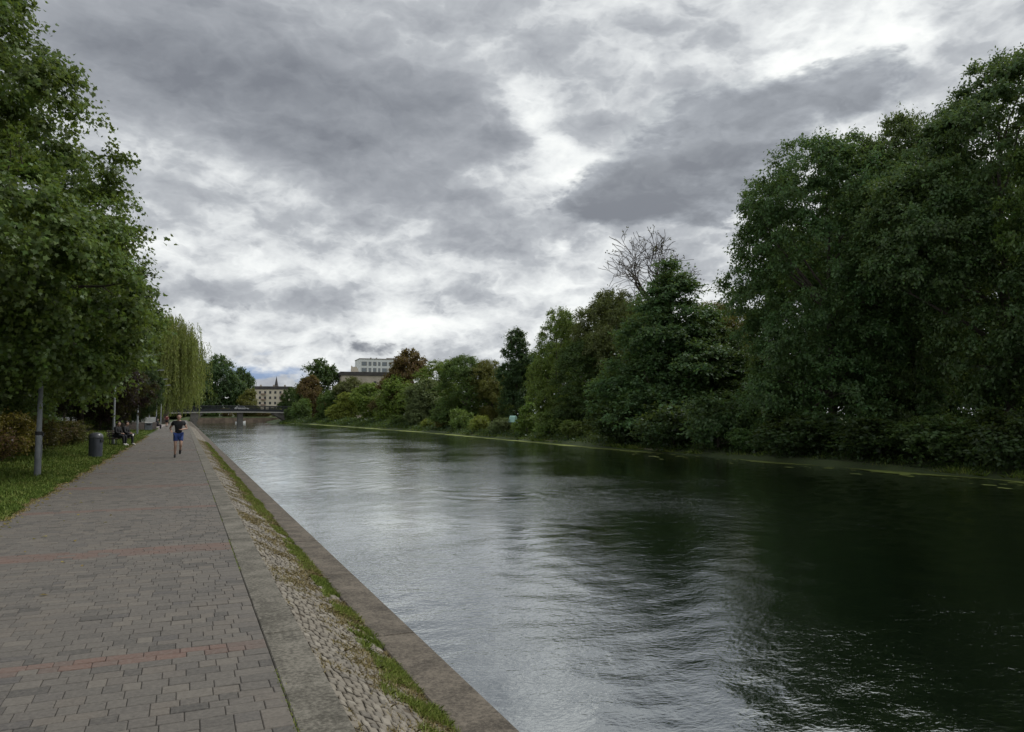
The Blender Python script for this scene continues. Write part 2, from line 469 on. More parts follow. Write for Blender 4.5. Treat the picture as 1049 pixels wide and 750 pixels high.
def limb(mb, a, b, r0, r1, seed, sag=.12, n=6, sides=6):
    a, b = Vector(a), Vector(b); r = random.Random(seed); L = (b-a).length
    off = Vector((r.uniform(-1, 1), r.uniform(-1, 1), r.uniform(.1, 1)))*L*sag
    pts, rad = [], []
    for i in range(n+1):
        t = i/n
        pts.append(a.lerp(b, t) + off*math.sin(math.pi*t) + Vector((r.uniform(-1, 1), r.uniform(-1, 1), r.uniform(-1, 1)))*L*.012*(0 < i < n))
        rad.append(r0 + (r1-r0)*t)
    mb.tube(pts, rad, sides, cap=False)
    return pts, rad

def trunk_mesh(name, H, r0, C, seed, fork=.25, nl=14, n2=46, lean=(0, 0), mat='bark'):
    """tapered trunk with a root flare, limbs and branches reaching for the leaf clusters"""
    r = random.Random(seed); mb = MB()
    top = Vector((lean[0], lean[1], H*.80)); pts, rad = [], []
    for i in range(11):
        t = i/10
        pts.append(Vector((lean[0]*t + r.uniform(-1, 1)*.035*r0*H*.3*(i > 1), lean[1]*t + r.uniform(-1, 1)*.035*r0*H*.3*(i > 1), top.z*t - (.15 if i == 0 else 0))))
        rad.append(r0*((1.55 if i == 0 else 1.0)*(1-t*.88)))
    mb.tube(pts, rad, 10, cap=False)
    Cs = [Vector(c) for c in C]; r.shuffle(Cs)
    nodes = []
    for c in Cs[:nl]:
        zt = min(max(fork*H, c.z*.62 - .3), H*.72)
        t = zt/top.z; i = min(int(t*10), 9); f = t*10-i
        a = pts[i].lerp(pts[i+1], f); ra = (rad[i]*(1-f)+rad[i+1]*f)*.62
        ps, rs = limb(mb, a, c, ra, ra*.16, r.random(), .10, 6, 6)
        nodes += list(zip(ps[2:-1], rs[2:-1]))
    for c in Cs[nl:nl+n2]:
        if not nodes: break
        p, pr = min(nodes, key=lambda q: (q[0]-c).length + max(0, q[0].z-c.z))
        limb(mb, p, c, pr*.6, .008, r.random(), .08, 4, 4)
    o = mb.build(name, M[mat], smooth=True)
    me = o.data; bpy.data.objects.remove(o)
    return me

KIND = {}
def kind(key, H, Rr, lobes, n, per, rc, size, shape, seed, r0, fork=.25, zmin=.2, inner=.22, nl=14, n2=46, flat=1.0):
    C, O = clusters(lobes, n, seed, inner, zmin)
    KIND[key] = dict(H=H, R=Rr, crown=crown_mesh('crown', C, O, per, rc, size, shape, seed, flat=flat),
                     trunk=trunk_mesh('trunk', H, r0, C, seed, fork, nl, n2))
def put_tree(key, name, x, y, z, H, Rr, rz, color, label, cat='tree', group=None, parts=('trunk', 'crown')):
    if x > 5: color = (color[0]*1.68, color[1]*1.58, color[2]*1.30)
    K = KIND[key]
    t = empty(name, (x, y, z), rz, label, cat, group)
    t.scale = (Rr/K['R'], Rr/K['R'], H/K['H'])
    a = link(parts[0], K['trunk'], t); c = link(parts[1], K['crown'], t)
    c.color = (*color, 1)
    return t
def rand_lobes(H, Rr, z0, n, seed, shape='dome'):
    r = random.Random(seed); L = []
    cz = (H+z0)/2; hz = (H-z0)/2
    if shape == 'dome':
        L.append((0, 0, cz, Rr*.80, Rr*.80, hz*.92))
        for i in range(n):
            a = 2.4*i + r.uniform(-.3, .3); f = -.92 + 1.66*((i*.618) % 1.0); rr = Rr*(.66 - (.16 if f < 0 else .42)*abs(f)**1.5)
            s = r.uniform(.30, .46)*Rr
            L.append((math.cos(a)*rr, math.sin(a)*rr, cz+f*hz*.86, s, s, s*r.uniform(.75, 1.0)))
        L.append((r.uniform(-.1, .1)*Rr, r.uniform(-.1, .1)*Rr, H-.17*H, Rr*.36, Rr*.36, H*.17))
    elif shape == 'round':
        L.append((0, 0, .55*H, Rr*.86, Rr*.86, .42*H))
        for i in range(n):
            u = 1 - 2*(i+.5)/n; a = 2.4*i; q = math.sqrt(1-u*u); s = Rr*r.uniform(.24, .36)
            L.append((math.cos(a)*q*Rr*.76, math.sin(a)*q*Rr*.76, .55*H + u*.38*H, s, s, s*.85))
        for i in range(6):
            a = i*1.05; L.append((math.cos(a)*Rr*.62, math.sin(a)*Rr*.62, .13*H, Rr*.34, Rr*.34, .12*H))
    elif shape == 'cone':
        for i in range(n):
            t = i/(n-1); a = i*2.4
            s = Rr*(1-.80*t)
            L.append((math.cos(a)*s*.32, math.sin(a)*s*.32, z0+(H-z0)*(.10+.82*t), s*.82, s*.82, (H-z0)*(.16 - .05*t)))
    elif shape == 'column':
        for i in range(n):
            t = i/(n-1); a = i*2.4; s = Rr*(.9 - .36*max(0, t-.6)/.4)
            L.append((math.cos(a)*s*.25, math.sin(a)*s*.25, z0+(H-z0)*(.08+.84*t), s*.85, s*.85, (H-z0)*.13))
    elif shape == 'open':
        for i in range(n):
            t = (i*.618) % 1.0; a = 2.4*i + r.uniform(-.4, .4); s = Rr*r.uniform(.34, .50)
            rr = Rr*.66*math.sqrt(max(.02, 1-(2*t-.95)**2))
            L.append((math.cos(a)*rr, math.sin(a)*rr, z0+(H-z0)*(.06+.86*t), s, s, s*.8))
        L.append((0, 0, cz, Rr*.66, Rr*.66, hz*.9))
    elif shape == 'shrub':
        for i in range(n):
            a = 2.4*i; rr = Rr*.55*math.sqrt(i/n); s = Rr*r.uniform(.36, .52)
            L.append((math.cos(a)*rr, math.sin(a)*rr, H*(.35+.30*r.random()), s, s, H*r.uniform(.30, .36)))
    return L

# near maples beside the path
kind('maple_a', 14.5, 5.8, rand_lobes(14.5, 5.8, 2.4, 16, 3), 640, 333, .88, .108, 'maple', 3, .21, .24, 2.4, inner=.28, flat=.45)
kind('maple_b', 13.0, 5.8, rand_lobes(13.0, 5.8, 2.0, 16, 5), 620, 324, .88, .110, 'maple', 5, .20, .24, 1.8, inner=.28, flat=.45)
# broad trees of the far bank
kind('broad_a', 19.0, 6.6, rand_lobes(19.0, 6.6, .3, 34, 11, 'round'), 1000, 180, 1.1, .19, 'kite', 11, .30, .14, .5, flat=.5)
kind('broad_b', 20.0, 6.8, rand_lobes(20.0, 6.8, .3, 20, 17, 'open'), 1000, 180, 1.1, .19, 'kite', 17, .30, .14, .5, flat=.5)
kind('dome', 14.0, 5.2, rand_lobes(14.0, 5.2, .2, 14, 21), 600, 117, 1.05, .215, 'kite', 21, .22, .15, .4, flat=.55)
kind('dome_b', 14.0, 5.2, rand_lobes(14.0, 5.2, .4, 14, 23, 'open'), 560, 117, 1.0, .215, 'kite', 23, .2, .15, .6, flat=.6)
kind('cone', 13.0, 4.6, rand_lobes(13.0, 4.6, .1, 10, 25, 'cone'), 640, 117, .95, .205, 'kite', 25, .2, .1, .3, flat=.5)
kind('column', 12.0, 2.3, rand_lobes(12.0, 2.3, .1, 8, 27, 'column'), 360, 117, .68, .20, 'kite', 27, .15, .1, .3, nl=8, n2=30)
kind('far_dome', 16.0, 6.5, rand_lobes(16.0, 6.5, .1, 14, 31), 460, 63, 1.35, .50, 'kite', 31, .28, .15, .5)
kind('far_open', 16.0, 6.5, rand_lobes(16.0, 6.5, .2, 14, 33, 'open'), 420, 63, 1.35, .50, 'kite', 33, .28, .15, .5)
kind('shrub', 2.4, 1.5, rand_lobes(2.4, 1.5, .1, 7, 41, 'shrub'), 130, 54, .36, .115, 'kite', 41, .03, .05, .08, nl=12, n2=30)
kind('shrub_b', 2.6, 1.4, rand_lobes(2.6, 1.4, .1, 6, 43, 'shrub'), 110, 54, .42, .10, 'kite', 43, .03, .05, .08, nl=12, n2=30)
kind('bank_shrub', 4.0, 2.6, rand_lobes(4.0, 2.6, .1, 7, 45, 'shrub'), 150, 54, .66, .24, 'kite', 45, .05, .05, .1, nl=12, n2=30)
kind('bank_cone', 5.0, 1.8, rand_lobes(5.0, 1.8, .1, 7, 47, 'cone'), 130, 54, .5, .22, 'kite', 47, .05, .05, .1, nl=10, n2=30)

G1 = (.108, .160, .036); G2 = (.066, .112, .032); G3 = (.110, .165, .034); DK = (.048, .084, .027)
OL = (.115, .122, .032); RB = (.098, .066, .030); YG = (.155, .190, .040); GG = (.095, .128, .060)

# left bank
LT = 'maples along the grass verge'
put_tree('maple_a', 'maple_tree', -7.1, 23.4, 0, 14.6, 6.15, .9, G1, 'tall green maple nearest the camera behind the first lamp post', 'tree', LT)
put_tree('maple_b', 'maple_tree', -7.2, 36.0, 0, 14.2, 6.2, 1.9, G1, 'green maple behind the dark grey litter bin, second in the row', 'tree', LT)
put_tree('maple_a', 'maple_tree', -8.2, 46.8, 0, 12.6, 5.4, 3.6, (0.0728, 0.1288, 0.0364), 'green maple above the bench with two seated people', 'tree', LT)
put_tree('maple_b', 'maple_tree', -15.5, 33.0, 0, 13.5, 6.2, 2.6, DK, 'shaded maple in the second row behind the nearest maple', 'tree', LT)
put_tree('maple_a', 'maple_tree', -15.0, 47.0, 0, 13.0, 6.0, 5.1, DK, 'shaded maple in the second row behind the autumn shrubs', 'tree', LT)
put_tree('dome', 'broadleaf_tree', -13.0, 62.0, 0, 13.0, 5.0, .5, G2, 'dark broadleaf tree behind the purple leaved tree')
put_tree('maple_b', 'purple_tree', -6.2, 57.5, 0, 10.4, 4.2, 1.0, (.030, .012, .017), 'dark purple leaved tree with low crown between maple and willow')
put_tree('dome', 'broadleaf_tree', -8.3, 93.0, 0, 9.0, 3.4, 2.0, G3, 'light green small tree behind the fourth lamp post')
put_tree('far_dome', 'broadleaf_tree', -14.0, 112.0, 0, 15.0, 5.6, 2.0, G2, 'broadleaf tree hidden behind the willow and the lamp posts')
put_tree('far_dome', 'broadleaf_tree', -10.0, 205.0, 0, 21.0, 8.0, 1.0, OL, 'olive leaved tree behind the top of the willow')

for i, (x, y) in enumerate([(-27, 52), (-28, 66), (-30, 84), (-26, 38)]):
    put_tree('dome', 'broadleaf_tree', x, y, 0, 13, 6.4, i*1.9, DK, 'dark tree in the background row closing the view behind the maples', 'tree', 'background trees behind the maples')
for i, (px, D) in enumerate([(148, 262), (166, 270), (184, 275), (199, 282)]):
    d = ray(px, 425); d = d/d.dot(Vector((math.sin(YAW), math.cos(YAW), 0)))
    put_tree('far_dome', 'broadleaf_tree', d.x*D, d.y*D, 0, 15, 7.5, i*1.3, G2, 'dark tree seen only in gaps below the willow strands', 'tree', 'trees closing the view below the willow')
def willow(x, y, H, Rr):
    r = np.random.default_rng(77)
    t = empty('willow_tree', (x, y, 0), 0, 'weeping willow with long yellow green strands beside the path', 'tree')
    mb = MB(); rr = random.Random(5)
    mb.tube([(0, 0, -.2), (.1, 0, 1.2), (.2, .1, 4), (.1, .2, 8)], [.75, .55, .45, .34], 12, cap=False)
    V = []
    tops = []
    for i in range(46):
        a = 2.4*i; f = math.sqrt((i+.5)/46); rad = Rr*f*rr.uniform(.75, 1.0)
        tops.append((math.cos(a)*rad, math.sin(a)*rad, H*(1-.30*f*f)*rr.uniform(.92, 1.02)))
        if i % 2 == 0: limb(mb, (.1, .2, rr.uniform(5, 8)), tops[-1], .17, .03, i, .18, 6, 6)
    mb.build('trunk', M['palebark'], t, smooth=True)
    P, A, Nn, S = [], [], [], []
    for (tx, ty, tz) in tops:
        for j in range(34):
            px, py = tx + r.normal()*1.0, ty + r.normal()*1.0
            L = min(tz - rr.uniform(1.4, 6.0), tz*r.uniform(.35, 1.0)); nl = int(L*7)
            o = np.array([px-tx, py-ty, 0]); z0 = tz + r.normal()*.5 + .4
            s = np.linspace(0, 1, nl); ph = r.uniform(0, 6.28)
            p = np.stack([px + o[0]*.5*np.sqrt(s) + np.sin(s*5+ph)*.10, py + o[1]*.5*np.sqrt(s) + np.cos(s*4+ph)*.10, z0 + .6*np.sin(np.minimum(s*6, 3.1))*.5 - L*s], 1)
            p += r.normal(size=p.shape)*.07
            P.append(p); a = r.normal(size=p.shape)*.35; a[:, 2] -= 1; A.append(a)
            Nn.append(r.normal(size=p.shape)); S.append(np.full(nl, 1.0)*r.uniform(.36, .62, nl))
    P, A, Nn, S = (np.concatenate(q) for q in (P, A, Nn, S))
    Vv, k = leaves(P, A, unit(Nn), S, 'lance')
    c = link('crown', np_mesh('crown', Vv, k, M['leaf']), t); c.color = (.245, .28, .072, 1)
willow(-3.3, 163.0, 21.0, 6.3)

# right bank: (kind, photo column, distance across, top row, half width in photo columns, colour, label)
RT = 'broadleaf trees on the far bank'
def bank_tree(key, name, px, X, top, hw, color, label, rz, group=RT, z=.3, parts=('trunk', 'crown')):
    Y = spot(px, X); D = depth(X, Y)
    H = (425-top)/F0*D + CAMZ - z
    return put_tree(key, name, X, Y, z, H, hw/F0*D, rz, color, label, 'shrub' if 'shrub' in name else 'tree', group, parts)
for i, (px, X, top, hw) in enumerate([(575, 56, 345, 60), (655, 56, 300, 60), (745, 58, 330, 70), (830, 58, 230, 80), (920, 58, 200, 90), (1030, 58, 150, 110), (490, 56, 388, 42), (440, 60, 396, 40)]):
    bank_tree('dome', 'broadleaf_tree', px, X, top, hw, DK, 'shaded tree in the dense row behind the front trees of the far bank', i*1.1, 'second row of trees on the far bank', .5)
def bare_tree(x, y, z, H):
    t = empty('bare_tree', (x, y, z), .7, 'leafless bare tree with dark spreading branches rising above the green crowns', 'tree')
    mb = MB(); r = random.Random(12); tips = []
    def grow(p, d, L, rad, lev):
        pts, rs = [p], [rad]; n = 4
        for i in range(n):
            d = (d + Vector((r.uniform(-1, 1), r.uniform(-1, 1), r.uniform(-.7, .8)))*.22).normalized()
            p = p + d*(L/n); pts.append(p); rs.append(max(.024, rad*(1 - .40*(i+1)/n)))
        mb.tube(pts, rs, 7 if lev < 2 else (5 if lev < 4 else 3), cap=False)
        if lev >= 6: tips.append((p, d)); return
        for k in range(3):
            ax = Vector((r.uniform(-1, 1), r.uniform(-1, 1), r.uniform(-1, 1))).cross(d).normalized()
            nd = (Matrix.Rotation(R(r.uniform(20, 56)), 3, ax) @ d)
            if lev >= 4 and r.random() < .3: continue
            grow(pts[-1] if k < 2 else pts[r.choice((2, 3))], nd, L*r.uniform(.66, .86), rs[-1]*(.8 if k == 0 else .62), lev+1)
    mb.tube([(0, 0, -.2), (.1, 0, H*.2), (.05, .1, H*.64)], [.42, .34, .28], 10, cap=False)
    for i in range(8):
        a = i*2.4; sp = (1.25, .5, .9, 1.3, .3, 1.1, .7, 1.2)[i]
        grow(Vector((.05, .1, H*(.60 + .012*(i % 4)))), Vector((math.cos(a)*sp, math.sin(a)*sp, 1)).normalized(), H*(.135 if sp < .8 else .12), .17, 2)
    mb.build('trunk', M['bark'], t, smooth=True); zmax = max(v[2] for v in mb.v); xm = max(max(abs(v[0]), abs(v[1])) for v in mb.v); t.scale = (6.8/xm, 6.8/xm, H/zmax)
    P = np.array([tuple(p) for p, d in tips if r.random() < .25]); n = len(P)
    P = P.repeat(3, 0) + rng.normal(size=(n*3, 3))*.10
    V, k = leaves(P, rng.normal(size=P.shape), unit(rng.normal(size=P.shape)), np.full(len(P), .20), 'kite')
    c = link('withered_leaves', np_mesh('withered_leaves', V, k, M['leaf']), t); c.color = (.05, .035, .02, 1)

BT = [
 ('broad_b', 1035, 39.5, 40, 132, (0.056, 0.098, 0.0392), 'tallest loose crowned tree at the edge of the far bank, furthest from the bridge'),
 ('broad_a', 1190, 38.5, 20, 125, G2, 'big tree on the far bank beyond the frame edge'),
 ('broad_b', 938, 41.0, 120, 80, (0.0672, 0.1036, 0.0364), 'tall tree between the huge round tree and the tallest tree on the far bank'),
 ('broad_a', 853, 37.2, 136, 106, (0.056, 0.1064, 0.042), 'huge round crowned dark green tree overhanging the far bank'),
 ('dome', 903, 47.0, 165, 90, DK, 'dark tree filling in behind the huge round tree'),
 ('dome_b', 745, 44.0, 306, 42, (0.119, 0.112, 0.0364), 'low tree with some orange leaves in the gap beside the huge round tree'),
 ('cone', 688, 37.0, 266, 86, (0.0504, 0.098, 0.0392), 'dark conical tree standing in front of the leafless tree'),
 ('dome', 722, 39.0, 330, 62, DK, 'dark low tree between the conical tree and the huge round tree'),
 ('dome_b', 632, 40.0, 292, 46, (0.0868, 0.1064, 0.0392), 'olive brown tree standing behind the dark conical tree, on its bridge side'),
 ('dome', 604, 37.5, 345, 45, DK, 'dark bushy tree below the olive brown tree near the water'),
 ('dome_b', 570, 39.0, 314, 30, G1, 'slender light topped tree beside the dark narrow tree'),
 ('column', 529, 37.5, 342, 21, (0.042, 0.0784, 0.0336), 'dark narrow columnar tree with a paler top, tallest before the low green trees'),
 ('dome_b', 504, 42.0, 367, 26, OL, 'olive green low tree beside the dark narrow tree'),
 ('dome', 478, 39.5, 363, 38, G2, 'round mid green tree above the pale waterside shrubs'),
 ('dome_b', 447, 43.5, 368, 36, G1, 'green tree just beside the rust coloured tree'),
 ('far_dome', 420, 46.0, 357, 28, RB, 'rust brown autumn tree in front of the white modern building'),
 ('far_dome', 438, 40.0, 388, 24, GG, 'greyish green rounded tree below the green tree'),
 ('far_dome', 405, 42.0, 384, 24, G3, 'bright green rounded tree below the rust brown tree'),
 ('cone', 427, 37.3, 400, 15, GG, 'small greyish conical tree by the water below the rust brown tree'),
 ('far_open', 379, 41.0, 392, 20, G3, 'light green tree in front of the beige stone building'),
 ('far_dome', 360, 46.0, 386, 20, (0.0924, 0.1064, 0.0476), 'dull grey green tree at the corner of the beige stone building'),
 ('far_open', 354, 40.5, 402, 18, YG, 'yellowish green low tree between the orange brown tree and the beige building'),
 ('far_dome', 327, 44.0, 367, 23, DK, 'large dark rounded tree nearest the bridge'),
 ('far_open', 320, 40.5, 384, 15, RB, 'orange brown autumn tree in front of the large dark tree'),
 ('far_dome', 338, 40.0, 400, 15, G2, 'green tree beside the orange brown tree, away from the bridge'),
 ('far_dome', 297, 39.5, 397, 13, DK, 'small dark tree at the end of the bridge'),
 ('far_open', 392, 40.0, 404, 14, (0.105, 0.0868, 0.042), 'brownish low tree below the bright green tree'),
]
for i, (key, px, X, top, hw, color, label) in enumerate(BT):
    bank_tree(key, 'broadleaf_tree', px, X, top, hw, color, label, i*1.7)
Xb = 44.0; Yb = spot(673, Xb)
bare_tree(Xb, Yb, .3, ((425-233)/F0*depth(Xb, Yb) + CAMZ - .3))
# trees beyond the bridge
for (px, D, top, hw, key, color, label) in [
  (222, 300, 363, 24, 'far_dome', (0.0504, 0.0924, 0.0392), 'big dark green tree beyond the bridge, nearest the willow'),
  (246, 310, 376, 15, 'far_dome', (0.056, 0.098, 0.042), 'dark green tree beyond the bridge with thin top'),
  (205, 330, 370, 20, 'far_open', G2, 'dark tree mostly hidden behind the willow strands'),
  (255, 285, 398, 11, 'far_open', OL, 'olive brown low tree beyond the bridge beside the cream building')]:
    d = ray(px, 425); d = d/d.dot(Vector((math.sin(YAW), math.cos(YAW), 0))); 
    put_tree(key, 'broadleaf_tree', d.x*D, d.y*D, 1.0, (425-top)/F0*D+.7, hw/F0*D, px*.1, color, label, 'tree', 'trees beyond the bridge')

for i, (px, D, top, hw) in enumerate([(208, 286, 419, 7), (219, 284, 420, 8), (232, 288, 418, 8), (245, 284, 420, 8), (258, 287, 419, 8), (271, 284, 420, 8), (283, 288, 418, 8)]):
    d = ray(px, 425); d = d/d.dot(Vector((math.sin(YAW), math.cos(YAW), 0)))
    put_tree('bank_shrub', 'bank_shrub', d.x*D, d.y*D, .6, (425-top)/F0*D + 1.5, hw/F0*D, px*.1, (OL, G2, (.10, .08, .03))[i % 3], 'bush on the bank behind the bridge opening', 'shrub', 'bushes behind the bridge', ('stem', 'foliage'))
# shrubs at the water's edge
SB = [
 ('bank_cone', 540, 34.0, 408, 15, (0.119, 0.189, 0.0448), 'bright green conical shrub by the mint tarpaulin'),
 ('bank_shrub', 514, 34.2, 426, 15, GG, 'grey green shrub on the bridge side of the mint tarpaulin'),
 ('bank_shrub', 563, 33.6, 420, 20, (0.1008, 0.1568, 0.042), 'green shrub beside the bright conical shrub'),
 ('bank_shrub', 590, 33.4, 428, 20, (0.098, 0.14, 0.042), 'low olive shrub at the end of the pale waterside bushes'),
 ('bank_shrub', 492, 35.0, 424, 13, YG, 'yellow green shrub below the olive green tree'),
 ('bank_shrub', 472, 35.6, 417, 14, (0.112, 0.175, 0.0476), 'fresh green shrub below the round mid green tree'),
 ('bank_shrub', 453, 36.2, 424, 10, (.16, .14, .04), 'small yellowish shrub at the water'),
 ('bank_shrub', 438, 36.4, 428, 8, YG, 'small pale shrub below the greyish conical tree'),
 ('bank_shrub', 408, 37.6, 424, 12, G2, 'dark shrub on the water below the bright green tree'),
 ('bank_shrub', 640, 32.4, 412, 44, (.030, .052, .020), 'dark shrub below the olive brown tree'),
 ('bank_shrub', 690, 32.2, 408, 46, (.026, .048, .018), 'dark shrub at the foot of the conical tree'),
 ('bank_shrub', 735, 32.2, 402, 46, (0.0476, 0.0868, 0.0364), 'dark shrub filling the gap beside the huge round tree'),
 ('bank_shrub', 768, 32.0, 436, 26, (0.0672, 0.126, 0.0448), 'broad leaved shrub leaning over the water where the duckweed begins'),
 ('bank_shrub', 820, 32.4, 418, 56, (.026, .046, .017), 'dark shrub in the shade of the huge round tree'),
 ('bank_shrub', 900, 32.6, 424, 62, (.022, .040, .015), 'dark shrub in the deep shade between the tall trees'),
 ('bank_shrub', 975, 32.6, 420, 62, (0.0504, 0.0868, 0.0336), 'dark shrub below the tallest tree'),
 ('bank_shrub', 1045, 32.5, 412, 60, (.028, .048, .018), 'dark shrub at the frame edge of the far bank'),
]
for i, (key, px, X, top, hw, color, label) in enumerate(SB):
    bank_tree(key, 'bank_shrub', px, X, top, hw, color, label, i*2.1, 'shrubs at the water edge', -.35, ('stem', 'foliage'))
put_tree('bank_shrub', 'bank_shrub', 31.0, 246.0, -.6, 5.4, 2.4, 1.0, DK, 'dark shrub on the spit in front of the far bridge end', 'shrub', 'shrubs at the water edge', ('stem', 'foliage'))
put_tree('bank_shrub', 'bank_shrub', 34.0, 243.0, -.4, 8.0, 4.0, 2.0, G2, 'taller dark shrub beside the far bridge end', 'shrub', 'shrubs at the water edge', ('stem', 'foliage'))
# autumn shrubs behind the verge
for i, (key, x, y, H, Rr, color, label) in enumerate([
  ('shrub', -6.1, 21.6, 1.6, 1.5, DK, 'dark green shrub nearest the camera behind the verge'),
  ('shrub_b', -6.2, 24.4, 1.9, 1.4, (.06, .06, .022), 'dark olive shrub just behind the first lamp post'),
  ('shrub', -6.6, 27.6, 2.7, 1.5, (.05, .095, .022), 'tall fresh green shrub behind the first lamp post'),
  ('shrub_b', -5.9, 28.9, 1.5, 1.3, (.105, .056, .03), 'reddish brown autumn shrub beside the concrete slab'),
  ('shrub', -6.0, 31.9, 2.05, 1.35, (.21, .165, .035), 'shrub with bright yellow leaves behind the verge'),
  ('shrub_b', -6.2, 35.2, 1.9, 1.5, (.13, .10, .03), 'yellow brown shrub behind the litter bin'),
  ('shrub', -6.2, 38.6, 1.8, 1.5, (.10, .085, .028), 'olive brown shrub between the litter bin and the second lamp post'),
  ('shrub_b', -6.0, 42.4, 1.7, 1.5, (.10, .068, .03), 'rusty shrub beyond the litter bin'),
  ('shrub', -5.6, 46.4, 1.6, 1.2, (.105, .10, .034), 'mixed brown and green shrub behind the second lamp post'),
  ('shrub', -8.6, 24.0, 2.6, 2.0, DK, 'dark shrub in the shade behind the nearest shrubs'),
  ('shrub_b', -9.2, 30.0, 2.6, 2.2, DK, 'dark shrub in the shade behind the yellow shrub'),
  ]):
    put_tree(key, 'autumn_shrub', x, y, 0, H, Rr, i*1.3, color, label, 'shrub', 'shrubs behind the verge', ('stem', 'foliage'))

# ---------------------------------------------------------------- ground, path, water
def bank_shift(y):
    if y > 222: return max(-3.6, 3.5 - 7.1*(y-222)/20)
    return 0.0 if y < 50 else (3.5 if y > 112 else 3.5*(y-50)/62)
def build_ground():
    xs = [(-1500, .0), (-200, .0), (-40, -.02), (-12, -.02), (-2.74, -.02), (-2.70, -.03), (.92, -.07), (1.72, -.45), (2.10, -.45), (2.11, -1.9),
          (28.5, -1.9), (30.7, -1.02), (31.3, -.72), (32.6, -.45), (34.5, .05), (37.5, .35), (60, .6), (220, .9), (1500, .9)]
    ys = [-1500, -300, -92, -90] + list(np.arange(-80, 60, 3.5)) + list(np.arange(60, 282, 8)) + [284, 286, 300, 400, 700, 1500]
    V, F = [], []
    for y in ys:
        end = y > 285 or y < -91
        for (x, z) in xs:
            far = 28 < x < 100
            xx = x + (bank_shift(y) if far else 0)
            if far and x < 40 and not end: xx += .35*mnoise.noise(Vector((y*.12, x*.3, 0))); z = z + .12*mnoise.noise(Vector((y*.3, x, 3)))
            if end and x > .9: z = max(z, 1.0)
            if end and x < .9 and x > -30: z = z
            V.append((xx, y, z))
    n = len(xs)
    for j in range(len(ys)-1):
        for i in range(n-1): F.append((j*n+i, j*n+i+1, (j+1)*n+i+1, (j+1)*n+i))
    mb = MB(); mb.add(V, F)
    return tag(mb.build('ground', M['ground'], smooth=False), kind='structure')
build_ground()
def build_water():
    """canal surface with real wind ripples"""
    r = np.random.default_rng(21)
    xs = np.linspace(2.105, 36.5, 380)
    ys = [-95, -60, -30, -12, -6, -2]; y = 0.0
    while y < 288: ys.append(y); y += .07 + .0042*max(y, 0)
    ys = np.array(ys + [290.0]); sp = np.maximum(np.gradient(ys), .09)
    X, Y = np.meshgrid(xs, ys); S = sp[:, None]*np.ones_like(X)
    Z = np.zeros_like(X)
    wx, wy = X + .35*np.sin(Y*.9 + X*.4), Y + .35*np.sin(X*.8 - Y*.3)
    patch = .62 + .38*(np.sin(X*.21 + Y*.13 + 1.0)*np.sin(Y*.17 - X*.11) + .6*np.sin(X*.55 - Y*.31 + 2))
    patch = np.clip(patch, .2, 1.4)
    wind = R(118)
    for k in range(64):
        lam = .32*(4.5)**r.random()
        a = wind + r.normal(0, .75); kk = 2*math.pi/lam
        slope = RIPPLE/math.sqrt(64)*1.41*(1.25 if lam < .9 else .8)
        fade = np.clip(lam/(S*2.6) - .35, 0, 1)
        Z += slope/kk*np.sin(kk*(wx*math.cos(a) + wy*math.sin(a)) + r.uniform(0, 6.28))*fade*(patch if lam < 1.2 else 1)
    V = np.stack([X, Y, Z - .95], 2).reshape(-1, 3)
    n = len(xs); m = len(ys)
    i = (np.arange(m-1)[:, None]*n + np.arange(n-1)[None, :]).ravel()
    F = np.stack([i, i+1, i+n+1, i+n], 1).astype(np.int32)
    me = bpy.data.meshes.new('water'); me.vertices.add(len(V)); me.vertices.foreach_set('co', V.astype(np.float32).ravel())
    me.loops.add(F.size); me.loops.foreach_set('vertex_index', F.ravel()); me.polygons.add(len(F))
    me.polygons.foreach_set('loop_start', np.arange(0, F.size, 4, dtype=np.int32)); me.polygons.foreach_set('loop_total', np.full(len(F), 4, dtype=np.int32))
    me.polygons.foreach_set('use_smooth', np.ones(len(F), dtype=bool)); me.materials.append(M['water']); me.update(calc_edges=True)
    tag(link('water', me), kind='structure')
RIPPLE = .033
build_water()

def stones(rows, ztop, hgt, bev, jit):
    """rows of stones (x0,x1,y0,y1,mat) -> bevelled blocks; ztop(x) gives the surface"""
    A = np.array([q[:4] for q in rows], float); mi = np.array([q[4] for q in rows]); n = len(A)
    r = np.random.default_rng(3)
    x0, x1, y0, y1 = A.T
    g = bev[0]
    dz = r.normal(0, jit, n); tx = r.normal(0, jit*.7, n); ty = r.normal(0, jit*.7, n)
    def ring(a, drop):
        xs = np.stack([x0+a, x1-a, x1-a, x0+a], 1); ys = np.stack([y0+a, y0+a, y1-a, y1-a], 1)
        sgx = np.array([-1, 1, 1, -1]); sgy = np.array([-1, -1, 1, 1])
        zs = ztop(xs) + dz[:, None] + tx[:, None]*sgx + ty[:, None]*sgy - drop
        return np.stack([xs, ys, zs], 2)
    r0, r1, r2 = ring(0, hgt), ring(0, g), ring(g*1.1, 0)
    faces = [r2]
    for lo, hi in ((r1, r2), (r0, r1)):
        for k in range(4):
            faces.append(np.stack([lo[:, k], lo[:, (k+1) % 4], hi[:, (k+1) % 4], hi[:, k]], 1))
    V = np.stack(faces, 1).reshape(-1, 3)
    # weld so that each stone is one island: build by index instead
    Vs = np.concatenate([r0, r1, r2], 1).reshape(-1, 3)
    F = []
    for i in range(n):
        b = i*12
        F.append((b+8, b+9, b+10, b+11))
        for k in range(4):
            F.append((b+4+k, b+4+(k+1) % 4, b+8+(k+1) % 4, b+8+k)); F.append((b+k, b+(k+1) % 4, b+4+(k+1) % 4, b+4+k))
    return Vs, F, np.repeat(mi, 9)
